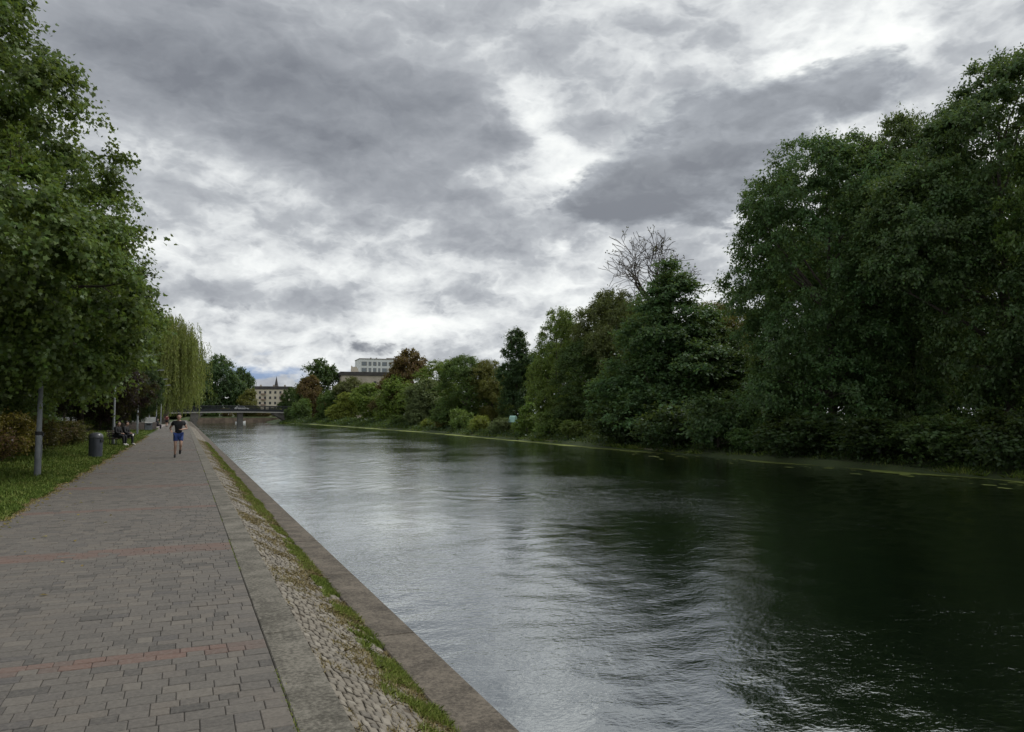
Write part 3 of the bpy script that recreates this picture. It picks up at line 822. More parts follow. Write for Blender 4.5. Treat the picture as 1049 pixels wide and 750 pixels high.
def mesh_from(name, V, F, mats, mi):
    me = bpy.data.meshes.new(name); me.from_pydata(V.tolist(), [], F)
    for m in mats: me.materials.append(m)
    me.polygons.foreach_set('material_index', mi.astype(np.int32)); me.update()
    return link(name, me)

def build_path():
    r = random.Random(4); rows = []; X0, X1 = -2.70, .613
    y = -4.0; red = []
    k = 0
    bands = [(5.85, .34), (10.35, .69), (15.3, .34), (20.0, .69), (25.0, .34), (30.0, .69), (35, .23), (40, .69), (50, .64), (60, .64), (1.0, .64)]
    while y < 150:
        inb = any(b <= y < b+w-.02 for b, w in bands)
        dy = .115 if inb else (.145 if r.random() < .72 else .11)
        if y > 70: dy *= 2
        x = X0 - r.uniform(0, .2)
        while x < X1 - .015:
            w = r.choice((.11, .145, .16, .18, .21, .22)) if not inb else r.choice((.16, .24, .2, .12))
            if y > 70: w *= 2
            x2 = min(x+w, X1)
            if X1 - x2 < .05: x2 = X1
            a = max(x, X0 + r.uniform(-.02, .015))
            if x2 - a > .03:
                rows.append((a+.0016, x2-.0016, y+.0016, y+dy-.0016, 1 if inb and r.random() < .92 else 0))
            x = x2
        y += dy
    V, F, mi = stones(rows, lambda x: x*0.0, .03, (.0045,), .0011)
    o = mesh_from('path', V, F, [M['paver'], M['redpaver']], mi)
    tag(o, kind='structure')
    b = MB(); b.add([(-2.71, -60, -.013), (.618, -60, -.013), (.618, 150, -.013), (-2.71, 150, -.013)], [(0, 1, 2, 3)])
    tag(b.build('path_bed', M['joint']), kind='structure')
    b = MB(); b.add([(-2.71, 150, -.002), (.618, 150, -.002), (.618, 262, -.002), (-2.71, 262, -.002)], [(0, 1, 2, 3)])
    tag(b.build('distant_path', basic('far_paving', (.15, .14, .128), .9, .2, 3)), kind='structure')
    b = MB(); b.add([(-26, 66, -.006), (-6.2, 66, -.006), (-5.4, 84, -.006), (-2.72, 100, -.006), (-2.72, 150, -.006), (-26, 150, -.006)], [(0, 1, 2, 3, 4, 5)])
    tag(b.build('side_pavement', basic('pinkish_paving', (.21, .185, .175), .9, .2, 2)), kind='structure')
build_path()

def slope_z(x):
    t = np.clip((np.asarray(x, float) - .92)/(1.73-.92), 0, 1.0); return -.035 - .385*t
def build_slope():
    r = random.Random(9)
    mb = MB(); y = -6.0
    while y < 262:                                   # concrete edge strip cast in lengths
        L = r.choice((2.4, 2.5, 2.45)) if y < 60 else 6
        mb.box((.7645, y+L/2, -.10), (.289, L-.008, .20 + r.uniform(-.003, .003)), bev=.008); y += L
    tag(mb.build('kerb_strip', M['strip']), kind='structure')
    rows = []; y = -3.0
    while y < 130:
        h = r.uniform(.068, .10)
        if y > 60: h *= 1.6
        x = .915 + r.uniform(-.02, .03)
        while x < 1.70:
            w = r.uniform(.048, .072)*(1.5 if y > 60 else 1)
            if r.random() > .035: rows.append((x+.004, x+w-.004, y+.004+r.uniform(-.008, .008), y+h-.004+r.uniform(-.008, .008), 0))
            x += w
        y += h
    V, F, mi = stones(rows, slope_z, .04, (.007,), .0032)
    tag(mesh_from('cobbled_slope', V, F, [M['sett']], mi), kind='structure')
    b = MB(); z0, z1 = float(slope_z(.9))-.008, float(slope_z(1.73))-.008
    b.add([(.9, -60, z0), (1.735, -60, z1), (1.735, 262, z1), (.9, 262, z0)], [(0, 1, 2, 3)])
    tag(b.build('slope_soil', M['soil']), kind='structure')
    q = empty('quay_wall', (1.93, 0, -.4), 0, 'low weathered concrete quay wall running along the canal edge', 'wall')
    mb = MB(); y = -8.0
    while y < 262:
        L = r.choice((2.9, 3.0, 3.1)) if y < 60 else 8
        mb.box((0, y+L/2, -.10), (.40, L-.007, .20 + r.uniform(-.003, .003)), bev=.012); y += L
    mb.build('coping', M['coping'], q)
    b = MB(); b.box((-.015, 100, -.85), (.36, 320, 1.28)); b.build('wall_face', M['coping'], q)
build_slope()

def blades(name, P, hgt, wid, mat, seed, lean=.45, per=1):
    r = np.random.default_rng(seed); n = len(P)
    a = r.uniform(0, 2*np.pi, n); side = np.stack([np.cos(a), np.sin(a), np.zeros(n)], 1)
    ld = r.normal(size=(n, 3))*lean; ld[:, 2] = 1; ld = unit(ld)
    h = (hgt*r.uniform(.45, 1.25, n))[:, None]; w = (wid*r.uniform(.6, 1.3, n))[:, None]
    mid = P + ld*h*.55; tip = P + ld*h + np.stack([ld[:, 0], ld[:, 1], -np.abs(ld[:, 0])], 1)*h*.45
    V = np.stack([P - side*w, P + side*w, mid + side*w*.7, tip, mid - side*w*.7], 1).reshape(-1, 3)
    return tag(link(name, np_mesh(name, V, 5, mat)), kind='stuff')
def nzv(P, f, s=0.0): return np.array([mnoise.noise(Vector((p[0]*f+s, p[1]*f, s))) for p in P])

# verge on the land side, denser close to the camera
n = 170000
y = 9 + 55*rng.random(n)**1.5; x = -2.66 - (rng.random(n)**1.15)*4.2
keep = x < -2.70 + .10*np.sin(y*1.7) + .07*np.sin(y*5.1+1)
P = np.stack([x, y, np.full(n, -.02)], 1)[keep]
blades('verge_grass', P, .10 + .05*np.clip((-P[:, 0]-2.9), 0, 1.5) + .05*nzv(P, .5), .008 + .00022*P[:, 1], M['grass'], 1)
n = 14000
y = 9 + 60*rng.random(n)**1.5; x = -2.70 + .06*np.sin(y*1.7) + .05*np.sin(y*5.1+1) + rng.normal(0, .06, n)
blades('verge_edge_grass', np.stack([x, y, np.full(n, -.01)], 1), np.full(n, .045), .006 + .0003*y, M['drygrass'], 12, .8)
n = 26000
P = np.stack([-2.9 - 6*rng.random(n), 62 + 46*rng.random(n), np.full(n, -.02)], 1)
blades('far_verge_grass', P, np.full(n, .14), np.full(n, .03), M['grass'], 2)
# lush strip along the foot of the cobbled slope
n = 210000
y = 2.2 + 60*rng.random(n)**2.3; x = 1.745 - np.abs(rng.normal(0, .18, n))
P = np.stack([x, y, slope_z(x)-.01], 1)
pn = nzv(P, .55, 5.0); keep = (x > 1.44 - .36*pn) & (x < 1.76) & (nzv(P, 3.3, 17.0) > -.12 + .9*(1.64-x)) & (rng.random(n) < .75)
P, pn = P[keep], pn[keep]
blades('quay_grass', P, .035 + .07*np.clip(pn+.4, 0, 1) , .0015 + .00026*P[:, 1], M['bankgrass'], 3, .5)
n = 60000
y = 2.2 + 60*rng.random(n)**2.3; x = 1.735 - np.abs(rng.normal(0, .20, n))
P = np.stack([x, y, slope_z(x)-.01], 1); P = P[(nzv(P, 2.1, 23.0) > -.05) & (x > 1.2)]
blades('quay_straw', P, .06 + .04*nzv(P, 1.0, 4.0), .0015 + .00024*P[:, 1], M['drygrass'], 33, .8)
n = 230000
y = 2.0 + 60*rng.random(n)**2.0; x = .93 + .76*rng.random(n)**.75
P = np.stack([x, y, slope_z(x)-.012], 1); pn = nzv(P, 1.5, 11.0) + .5*nzv(P, 5, 2.0)
keep = pn + .55*(x-1.25) + .30*(x < .98) > .06
blades('dry_weeds', P[keep], .026 + .03*np.clip(pn[keep], 0, 1), .0016 + .00024*P[keep][:, 1], M['drygrass'], 4, .9)
n = 5000
y = 3 + 40*rng.random(n)**1.6; x = .615 + rng.normal(0, .012, n)
P = np.stack([x, y, np.full(n, -.012)], 1); P = P[nzv(P, .9, 31) > .22]
blades('joint_moss', P, np.full(len(P), .022), .003 + .0002*P[:, 1], M['bankgrass'], 6, .7)
# fallen leaves along the path edge
n = 900
y = 8 + 60*rng.random(n)**1.3; x = -2.68 + np.abs(rng.normal(0, .14, n))*np.where(rng.random(n) < .85, 1, 6)
P = np.stack([x, y, np.full(n, .012)], 1); A = rng.normal(size=(n, 3)); A[:, 2] *= .1
Nn = unit(np.array([0, 0, 1.0]) + rng.normal(size=(n, 3))*.25)
V, k = leaves(P, A, Nn, rng.uniform(.04, .09, n), 'kite'); o = link('fallen_leaves', np_mesh('fallen_leaves', V, k, M['leaf'])); o.color = (.28, .22, .07, 1); tag(o, kind='stuff')

# undergrowth on the far bank, and duckweed along its waterline
n = 42000
y = 8 + 240*rng.random(n)**1.9; bs = np.array([bank_shift(v) for v in y]); u = rng.random(n)
x = 31.3 + bs + u*5.5
z = np.interp(x-bs, [31.3, 32.6, 34.5, 37.5], [-.72, -.45, .05, .35]) + rng.random(n)**1.5*(.25 + .5*u)*(1 + .8*nzv(np.stack([x, y, y], 1), .4))
P = np.stack([x, y, z], 1); A = rng.normal(size=(n, 3)); A[:, 2] += .4
V, k = leaves(P, A, unit(np.array([-.2, -.1, 1.0]) + rng.normal(size=(n, 3))*.5), (.15 + .0016*y)*rng.uniform(.6, 1.3, n), 'kite')
o = link('undergrowth', np_mesh('undergrowth', V, k, M['leaf'])); o.color = (.050, .085, .024, 1); tag(o, kind='stuff')
n = 60000
y = 8 + 240*rng.random(n)**1.7; x = 31.15 + np.array([bank_shift(v) for v in y]) + rng.random(n)**1.6*2.2
keep = nzv(np.stack([x*0, y, x*0], 1), .35, 9.0) > -.28
P = np.stack([x, y, -.95 + (x - 31.15 - np.array([bank_shift(v) for v in y]))*.22], 1)[keep]
blades('bank_grass', P, .30 + .25*nzv(P, .5, 3.0), .012 + .0005*P[:, 1], M['grass'], 15, .5)
mb = MB()
def weed_strip(y0, y1, wfun, st):
    V, F = [], []; ys = np.arange(y0, y1, st)
    for i, yy in enumerate(ys):
        w = wfun(yy)*(1 + .5*mnoise.noise(Vector((yy*.35, 1, 0))) + .3*mnoise.noise(Vector((yy*1.7, 5, 0))))
        V += [(31.25 + bank_shift(yy), yy, -.940), (30.95 + bank_shift(yy) - max(.04, w), yy, -.944)]
        if i: F.append((2*i-2, 2*i-1, 2*i+1, 2*i))
    mb.add(V, F)
weed_strip(6, 37, lambda v: .7 + .5*math.sin(v*.8), .25)
weed_strip(45, 226, lambda v: .8 + .006*v, .6)
for i in range(70):                                   # floating patches drifting off the strip
    cx, cy = 30.6 - abs(random.gauss(0, 1.6)), random.uniform(10, 48); s = random.uniform(.05, .22)
    pts = [(cx + math.cos(a)*s*random.uniform(.5, 1.3), cy + math.sin(a)*s*1.6*random.uniform(.5, 1.3), -.943) for a in np.linspace(0, 2*math.pi, 9)[:-1]]
    mb.add(pts, [tuple(range(8))])
tag(mb.build('duckweed', M['duckweed']), kind='stuff')
mb = MB()
for yy in np.arange(46, 226, 3.0):
    a = Vector((31.25 + bank_shift(yy), yy, 0)); b = Vector((31.25 + bank_shift(yy+3), yy+3, 0)); h = .10 + .14*random.random()
    mb.add([(a.x, a.y, -1.3), (b.x, b.y, -1.3), (b.x, b.y, -.95+h), (a.x, a.y, -.95+h), (a.x+.3, a.y, -1.3), (b.x+.3, b.y, -1.3), (b.x+.3, b.y, -.95+h), (a.x+.3, a.y, -.95+h)],
           [(0, 3, 2, 1), (4, 5, 6, 7), (3, 7, 6, 2), (0, 4, 7, 3), (1, 2, 6, 5)])
tag(mb.build('bank_edging', basic('pale_mossy_timber', (.15, .14, .08), .9, .5, 1.5)), 'long low mossy timber edging along the waterline of the far bank', 'edging')

# ---------------------------------------------------------------- people
def skin_mesh(name, pts, edges, mat, parent, sub=2, root=0, smooth=True):
    """pts: {key: (x,y,z,r)}; one continuous skinned surface"""
    ks = list(pts); ix = {k: i for i, k in enumerate(ks)}
    me = bpy.data.meshes.new(name); me.from_pydata([pts[k][:3] for k in ks], [(ix[a], ix[b]) for a, b in edges], [])
    o = bpy.data.objects.new(name, me); COL.objects.link(o)
    o.modifiers.new('skin', 'SKIN'); s = o.modifiers.new('sub', 'SUBSURF'); s.levels = sub; s.render_levels = sub
    if not me.skin_vertices: return o
    for k, sv in zip(ks, me.skin_vertices[0].data):
        r = pts[k][3]; sv.radius = (r, r) if not hasattr(r, '__len__') else r
        sv.use_root = (k == ks[root])
    dg = bpy.context.evaluated_depsgraph_get(); dg.update()
    m2 = bpy.data.meshes.new_from_object(o.evaluated_get(dg)); m2.name = name
    bpy.data.objects.remove(o); m2.materials.clear(); m2.materials.append(mat)
    m2.polygons.foreach_set('use_smooth', [smooth]*len(m2.polygons))
    return link(name, m2, parent)

def hand(pts, edges, key, w, d, side, s=1.0):
    """palm and five bent fingers growing from the wrist w along direction d"""
    w, d, side = Vector(w), Vector(d).normalized(), Vector(side).normalized()
    n = d.cross(side).normalized()
    p = w + d*.055*s; pts[key+'palm'] = (*p, .026*s); edges.append((key, key+'palm'))
    for i, (off, L) in enumerate([(-.030, .062), (-.010, .074), (.010, .080), (.030, .072)]):
        a = p + d*.035*s + side*off*s; b = a + d*L*.5*s + n*.008*s; c = b + (d*.55 + n*.8).normalized()*L*.5*s
        for j, q in enumerate((a, b, c)): pts[f'{key}f{i}{j}'] = (*q, .0095*s if j < 2 else .0075*s)
        edges += [(key+'palm', f'{key}f{i}0'), (f'{key}f{i}0', f'{key}f{i}1'), (f'{key}f{i}1', f'{key}f{i}2')]
    a = p - d*.012*s + side*.042*s; b = a + (d*.7 + side*.5 + n*.4).normalized()*.042*s
    pts[key+'t0'] = (*a, .012*s); pts[key+'t1'] = (*b, .0095*s); edges += [(key+'palm', key+'t0'), (key+'t0', key+'t1')]

def person(t, J, mats, sleeve='short', face=(0, -1, 0), legs='shorts', hairy=True):
    """J: joint positions. body, then hair and clothing as children"""
    f = Vector(face).normalized(); up = Vector((0, 0, 1)); rt = f.cross(up)
    V = {k: Vector(v) for k, v in J.items()}
    hd = V['head']
    pts = {'pelvis': (*V['pelvis'], .125), 'waist': (*V['waist'], .115), 'chest': (*V['chest'], .135), 'uchest': (*V['uchest'], .105),
           'neck': (*V['neck'], .052), 'jaw': (*(hd - up*.075 + f*.025), .060), 'head': (*hd, .088), 'crown': (*(hd + up*.075 - f*.012), .066)}
    edges = [('pelvis', 'waist'), ('waist', 'chest'), ('chest', 'uchest'), ('uchest', 'neck'), ('neck', 'jaw'), ('jaw', 'head'), ('head', 'crown')]
    pts['nose'] = (*(hd - up*.012 + f*.108), .012); edges.append(('head', 'nose'))
    for s, sg in (('L', -1), ('R', 1)):
        pts['ear'+s] = (*(hd + rt*sg*.092 - up*.01), .014); edges.append(('head', 'ear'+s))
        pts['sh'+s] = (*V['sh'+s], .058); pts['el'+s] = (*V['el'+s], .040); pts['wr'+s] = (*V['wr'+s], .027)
        m = (V['sh'+s]+V['el'+s])/2; pts['ua'+s] = (*m, .047)
        m2 = V['el'+s].lerp(V['wr'+s], .35); pts['fa'+s] = (*m2, .040)
        edges += [('uchest', 'sh'+s), ('sh'+s, 'ua'+s), ('ua'+s, 'el'+s), ('el'+s, 'fa'+s), ('fa'+s, 'wr'+s)]
        d = V['wr'+s]-V['el'+s]; d.normalize(); sd = d.cross(up) if abs(d.z) < .9 else rt.copy()
        hand(pts, edges, 'wr'+s, V['wr'+s], d, sd*sg)
        pts['hip'+s] = (*V['hip'+s], .098); pts['kn'+s] = (*V['kn'+s], .056); pts['an'+s] = (*V['an'+s], .037)
        pts['th'+s] = (*((V['hip'+s]+V['kn'+s])/2), .078); pts['ca'+s] = (*V['kn'+s].lerp(V['an'+s], .33), .056)
        pts['toe'+s] = (*V['toe'+s], .034)
        edges += [('pelvis', 'hip'+s), ('hip'+s, 'th'+s), ('th'+s, 'kn'+s), ('kn'+s, 'ca'+s), ('ca'+s, 'an'+s), ('an'+s, 'toe'+s)]
    body = skin_mesh('body', pts, edges, mats['skin'], t)
    # clothing follows the same joints a little wider
    c = {k: (*pts[k][:3], pts[k][3]+.022) for k in ('pelvis', 'waist', 'chest', 'uchest', 'shL', 'shR', 'uaL', 'uaR')}
    ce = [('pelvis', 'waist'), ('waist', 'chest'), ('chest', 'uchest'), ('uchest', 'collar'), ('uchest', 'shL'), ('uchest', 'shR'), ('shL', 'uaL'), ('shR', 'uaR')]
    c['collar'] = (*V['uchest'].lerp(V['neck'], .72), .074)
    if sleeve == 'long':
        for s in 'LR':
            for k in ('el', 'fa', 'wr'): c[k+s] = (*pts[k+s][:3], pts[k+s][3]+.016)
            ce += [('ua'+s, 'el'+s), ('el'+s, 'fa'+s), ('fa'+s, 'wr'+s)]
    skin_mesh('shirt', c, ce, mats['shirt'], t)
    c = {'pelvis': (*pts['pelvis'][:3], .150)}; ce = []
    for s in 'LR':
        c['hip'+s] = (*pts['hip'+s][:3], .122); c['th'+s] = (*V['hip'+s].lerp(V['kn'+s], .45), .108)
        ce += [('pelvis', 'hip'+s), ('hip'+s, 'th'+s)]
        if legs == 'shorts':
            c['hem'+s] = (*V['hip'+s].lerp(V['kn'+s], .68), .088); ce.append(('th'+s, 'hem'+s))
        else:
            c['kn'+s] = (*V['kn'+s], .078); c['ca'+s] = (*pts['ca'+s][:3], .072); c['an'+s] = (*V['an'+s], .058)
            ce += [('th'+s, 'kn'+s), ('kn'+s, 'ca'+s), ('ca'+s, 'an'+s)]
    skin_mesh('shorts' if legs == 'shorts' else 'trousers', c, ce, mats['legs'], t)
    for s in 'LR':
        d = (V['toe'+s]-V['an'+s]); 
        skin_mesh('shoe', {'h': (*(V['an'+s] - d*.22), .048), 'm': (*V['an'+s].lerp(V['toe'+s], .55), .050), 't': (*(V['toe'+s] + d.normalized()*.055), .036)},
                  [('h', 'm'), ('m', 't')], mats['shoe'], t)
    for sg in (-1, 1):
        e = MB(); e.lathe([(.001, -.012), (.010, -.006), (.012, 0), (.010, .006), (.001, .012)], tuple(hd + f*.083 + rt*sg*.034 + up*.012), 8)
        e.build('eye', M['black'], t, smooth=True)
    mo = MB(); a = hd + f*.088 - up*.058; mo.tube([a - rt*.024, a + f*.004, a + rt*.024], .006, 6); mo.build('mouth', basic('lips', (.25, .10, .08)), t, smooth=True)
    if hairy:
        skin_mesh('hair', {'a': (*(hd + up*.088 + f*.055), .062), 'b': (*(hd + up*.085 - f*.02), .100), 'c': (*(hd - f*.065 + up*.01), .088), 'd': (*(hd - f*.060 - up*.06), .045)},
                  [('a', 'b'), ('b', 'c'), ('c', 'd')], M['hair'], t)

# the runner: comes towards the camera, trailing leg bent, forearms across the body
t = empty('person', (-.18, 33.6, 0), 0, 'runner in black T-shirt and blue shorts coming along the path', 'person')
person(t, dict(pelvis=(0, 0, .94), waist=(0, -.01, 1.07), chest=(0, -.04, 1.25), uchest=(0, -.05, 1.40), neck=(0, -.06, 1.50), head=(.005, -.09, 1.645),
    shL=(.185, -.04, 1.41), elL=(.315, .06, 1.17), wrL=(.13, -.14, 1.13), shR=(-.185, -.04, 1.41), elR=(-.315, .10, 1.18), wrR=(-.27, -.13, 1.09),
    hipL=(.09, 0, .90), knL=(.10, -.15, .51), anL=(.085, .20, .30), toeL=(.075, .22, .17),
    hipR=(-.09, 0, .90), knR=(-.105, -.12, .50), anR=(-.105, -.02, .095), toeR=(-.11, -.15, .045)),
    dict(skin=M['skin'], shirt=M['shirt'], legs=M['shorts'], shoe=M['shoe']))
# two people on the bench, facing the water
def seated(x, y, rz, label, mats, cross, group=None, z=0.0, s=1.0):
    t = empty('person', (x, y, z), rz, label, 'person', group)
    J = dict(pelvis=(0, .02, .56), waist=(0, .05, .68), chest=(0, .04, .86), uchest=(0, .02, 1.0), neck=(0, -.02, 1.09), head=(.0, -.06, 1.225),
        shL=(.175, .02, 1.0), elL=(.235, -.06, .74), wrL=(.11, -.26, .68), shR=(-.175, .02, 1.0), elR=(-.235, -.08, .74), wrR=(-.09, -.28, .69),
        hipL=(.09, 0, .54), knL=(.13, -.43, .55), anL=(.13, -.40, .10), toeL=(.14, -.54, .045),
        hipR=(-.09, 0, .54), knR=(-.12, -.44, .55), anR=(-.11, -.46, .10), toeR=(-.12, -.60, .045))
    if cross: J.update(knL=(.16, -.42, .62), anL=(-.16, -.50, .60), toeL=(-.27, -.56, .55))
    person(t, J, mats, 'long', (0, -1, 0), 'trousers')
    return t
seated(-3.36, 47.62, R(58), 'person in black jacket and dark trousers sitting on the bench end nearer the camera',
       dict(skin=M['skin'], shirt=basic('charcoal_jacket', (.011, .011, .013), .8), legs=M['trousers'], shoe=M['paleshoe']), False)
seated(-2.99, 48.28, R(64), 'person in black sitting with one leg crossed at the far end of the bench',
       dict(skin=M['skin'], shirt=M['jacket'], legs=M['trousers'], shoe=M['paleshoe']), True)
b = empty('park_bench', (-3.18, 47.95, 0), R(61), 'dark wooden bench on the verge under two seated people', 'bench')
mb = MB(); [mb.box((0, -.17+.095*i, .42), (1.75, .08, .035), bev=.006) for i in range(5)]; mb.build('seat', M['wood'], b)
mb = MB(); [mb.box((0, .27+.03*i, .56+.12*i), (1.75, .03, .09), bev=.006) for i in range(3)]; mb.build('backrest', M['wood'], b)
for sx in (-.72, .72):
    mb = MB(); mb.tube([(sx, -.16, 0), (sx, -.14, .40)], .025, 8); mb.tube([(sx, .22, -.02), (sx, .22, .40), (sx, .33, .86)], .025, 8); mb.tube([(sx, -.16, .39), (sx, .22, .39)], .022, 8)
    mb.build('leg', M['iron'], b)
# far people where the path meets the willow
seated(-3.0, 104.0, R(60), 'tiny distant person in dark clothes crouching at the path side below the willow', dict(skin=M['skin'], shirt=M['jacket'], legs=M['trousers'], shoe=M['shoe']), False, None, -.10)
t = empty('person', (-2.2, 118, 0), R(170), 'tiny distant person in a red top walking away behind the runner', 'person')
person(t, dict(pelvis=(0, 0, .92), waist=(0, 0, 1.05), chest=(0, 0, 1.24), uchest=(0, 0, 1.39), neck=(0, 0, 1.49), head=(0, -.03, 1.63),
    shL=(.18, 0, 1.40), elL=(.24, .05, 1.13), wrL=(.24, -.08, .90), shR=(-.18, 0, 1.40), elR=(-.24, .0, 1.13), wrR=(-.24, -.12, .92),
    hipL=(.09, 0, .90), knL=(.10, -.12, .50), anL=(.09, -.02, .10), toeL=(.09, -.15, .045), hipR=(-.09, 0, .90), knR=(-.10, -.03, .50), anR=(-.09, .18, .14), toeR=(-.09, .08, .05)),
    dict(skin=M['skin'], shirt=basic('dull_red_top', (.20, .05, .045), .8), legs=M['trousers'], shoe=M['shoe']))

# ---------------------------------------------------------------- street furniture
ords = ['first grey lamp post from the camera, with a black strap round it', 'second grey lamp post, beside the bench with seated people',
        'third grey lamp post from the camera, beyond the bench', 'fourth grey lamp post, just behind the pale litter bin', 'fifth grey lamp post with arm, in front of the willow',
        'sixth grey lamp post with arm, farthest before the willow']
for i in range(6):
    t = empty('lamp_post', (-3.66, 24.35*(i+1)+.1, -.02), 0, ords[i], 'lamp post', 'lamp posts along the path')
    mb = MB(); mb.tube([(0, 0, 0), (0, 0, .05), (0, 0, 1.25), (0, 0, 1.32), (0, 0, 6.75)], [.088, .086, .082, .066, .040], 14); mb.build('pole', M['steel'], t, smooth=True)
    mb = MB(); mb.box((.082, 0, .75), (.012, .09, .34), bev=.003); mb.build('service_door', M['steel'], t)
    mb = MB(); mb.tube([(0, 0, 6.72), (.06, 0, 6.80), (.9, 0, 6.90)], [.03, .028, .024], 8); mb.build('arm', M['steel'], t, smooth=True)
    mb = MB(); mb.prism([(.72, 6.88), (1.45, 6.96), (1.45, 7.00), (1.2, 7.05), (.75, 6.98)], -.12, .12); h = mb.build('lamp_head', M['steel'], t)
    mb = MB(); mb.prism([(.85, 6.875), (1.38, 6.935), (1.38, 6.955), (.85, 6.893)], -.09, .09); mb.build('lens', M['white'], h)
    if i == 0:
        mb = MB(); mb.lathe([(.084, 1.18), (.094, 1.19), (.094, 1.27), (.084, 1.28)], n=16); mb.box((.10, 0, 1.2), (.03, .06, .09), bev=.004); mb.build('strap', M['black'], t)
t = empty('litter_bin', (-3.22, 34.7, -.02), R(-20), 'dark grey cylindrical litter bin with hooded lid standing on the verge', 'bin', 'litter bins')
mb = MB(); mb.lathe([(.235, .0), (.25, .01), (.25, .80), (.245, .82)], n=28); mb.build('bin_body', M['binbody'], t, smooth=False)
mb = MB(); mb.lathe([(.262, .80), (.266, .84), (.255, .90), (.215, .97), (.13, 1.02), (.001, 1.035)], n=28); mb.build('lid', M['binlid'], t, smooth=True)
mb = MB(); mb.box((.248, 0, .70), (.02, .24, .12), bev=.006); mb.build('flap', M['black'], t)
mb = MB(); mb.lathe([(.20, -.06), (.20, .002)], n=20); mb.build('base', M['iron'], t)
t = empty('litter_bin', (-3.55, 92.5, -.01), R(10), 'pale blue grey square litter bin far along the path', 'bin', 'litter bins')
mb = MB(); mb.box((0, 0, .42), (.72, .62, .84), bev=.03); mb.build('bin_body', M['binblue'], t)
mb = MB(); mb.box((0, 0, .87), (.78, .68, .07), bev=.02); mb.build('lid', M['white'], t)
mb = MB(); mb.box((0, -.325, .66), (.42, .03, .15), bev=.006); mb.build('opening', M['black'], t)
mb = MB(); mb.box((0, 0, .015), (.56, .40, .07), bev=.012, rz=.2)
tag(mb.build('concrete_slab', M['wallconc'], loc=(-4.45, 33.7, -.02)), 'small pale concrete slab lying in the grass before the shrubs', 'slab')

# ---------------------------------------------------------------- bridge
BY = 252.0
def bx(px): d = ray(px, 425); return BY*d.x/d.y
t = empty('footbridge', (0, BY, 0), 0, 'long low dark railed bridge crossing the canal ahead', 'bridge')
xa, xb = bx(196)-6, bx(291)+6
def arch(x): u = (x-(xa+xb)/2)/((xb-xa)/2); return .35*(1-u*u)
xs = np.linspace(xa, xb, 25)
def band(z0, z1, y0, y1, name, m):
    V, F = [], []
    for i, x in enumerate(xs):
        a = arch(x); V += [(x, y0, z0+a), (x, y1, z0+a), (x, y1, z1+a), (x, y0, z1+a)]
        if i:
            b = 4*i
            for k in range(4): F.append((b-4+k, b-4+(k+1) % 4, b+(k+1) % 4, b+k))
    F += [(3, 2, 1, 0), tuple(len(V)-4+k for k in range(4))]
    mb = MB(); mb.add(V, F); return mb.build(name, m, t)
band(2.45, 2.75, -3.2, 5.0, 'deck', M['wood'])
band(2.05, 2.40, -3.6, -3.21, 'edge_beam', basic('pale_beam', (.34, .33, .30), .9, .2, .6))
band(2.41, 3.15, -3.55, -3.23, 'girder', M['iron'])
for y0 in (-3.45, 4.9):
    mb = MB(); rail = [(x, y0, 4.15+arch(x)) for x in xs]; mb.tube(rail, .09, 6); mb.tube([(x, y0, 3.05+arch(x)) for x in xs], .04, 6); mb.tube([(x, y0, 3.5+arch(x)) for x in xs], .03, 6)
    for x in np.arange(xa+.4, xb, .19): mb.box((x, y0, 3.45+arch(x)), (.06, .045, 1.3))
    mb.build('railing', M['iron'], t)
pier = bx(246)
mb = MB(); mb.box((pier, .6, .2), (1.5, 5.5, 4.4), bev=.1); mb.build('pier', M['wallconc'], t)
mb = MB(); mb.prism([(bx(198)-.8, -1.5), (bx(200), -1.5), (bx(203), .2), (bx(207.5), 2.0), (bx(206.5), 2.35), (bx(198)-.8, 2.35)], -3.1, 4.6); mb.build('abutment', M['wallconc'], t)
mb = MB(); mb.prism([(bx(291)+8, -1.5), (bx(290.5), -1.5), (bx(289), .2), (bx(279), 2.0), (bx(279.5), 2.35), (bx(291)+8, 2.35)], -3.1, 4.6); mb.build('abutment', M['wallconc'], t)
t = empty('white_car', (bx(246)+.5, BY+1.2, 3.06), 0, 'white car seen behind the railing in the middle of the bridge', 'car')
mb = MB(); mb.prism([(-2.1, .25), (2.1, .25), (2.15, .6), (1.9, .85), (1.1, .92), (.55, 1.42), (-1.2, 1.45), (-1.85, .98), (-2.1, .85)], -.85, .85); mb.build('body', M['white'], t)
mb = MB(); mb.prism([(.95, .93), (.5, 1.36), (-1.15, 1.38), (-1.6, .98)], -.865, .865); mb.build('window', M['glass'], t)
for sx in (-1.3, 1.3):
    for sy in (-.8, .8):
        mb = MB(); mb.tube([(sx, sy-.1, .32), (sx, sy+.1, .32)], .32, 16); mb.build('wheel', M['black'], t)
mb = MB(); mb.prism([(2, 0), (34, 0), (34, 1.9), (2, 1.9)], 0, .6)
tag(mb.build('stone_wall', basic('brown_stone', (.17, .13, .095), .95, .4, .6), loc=(0, 284.2, -1.2)), 'low brown stone wall behind the bridge opening at the canal bend', 'wall')
t = empty('small_boat', (bx(248.5), 262, -.95), R(20), 'small white boat on the water below the bridge', 'boat')
mb = MB(); V = []
for (x, w, z) in ((-1.5, .55, .45), (-.6, .7, .45), (.5, .65, .5), (1.3, .35, .6), (1.8, .03, .72)): V += [(x, -w, z), (x, -w*.6, -.15), (x, w*.6, -.15), (x, w, z)]
mb.add(V, [(4*i+k, 4*i+k+1, 4*i+5+k, 4*i+4+k) for i in range(4) for k in range(3)] + [(0, 3, 2, 1)]); mb.build('hull', M['white'], t)
mb = MB(); mb.box((.0, 0, .62), (.7, .8, .5), bev=.08); mb.build('cabin', M['white'], t)
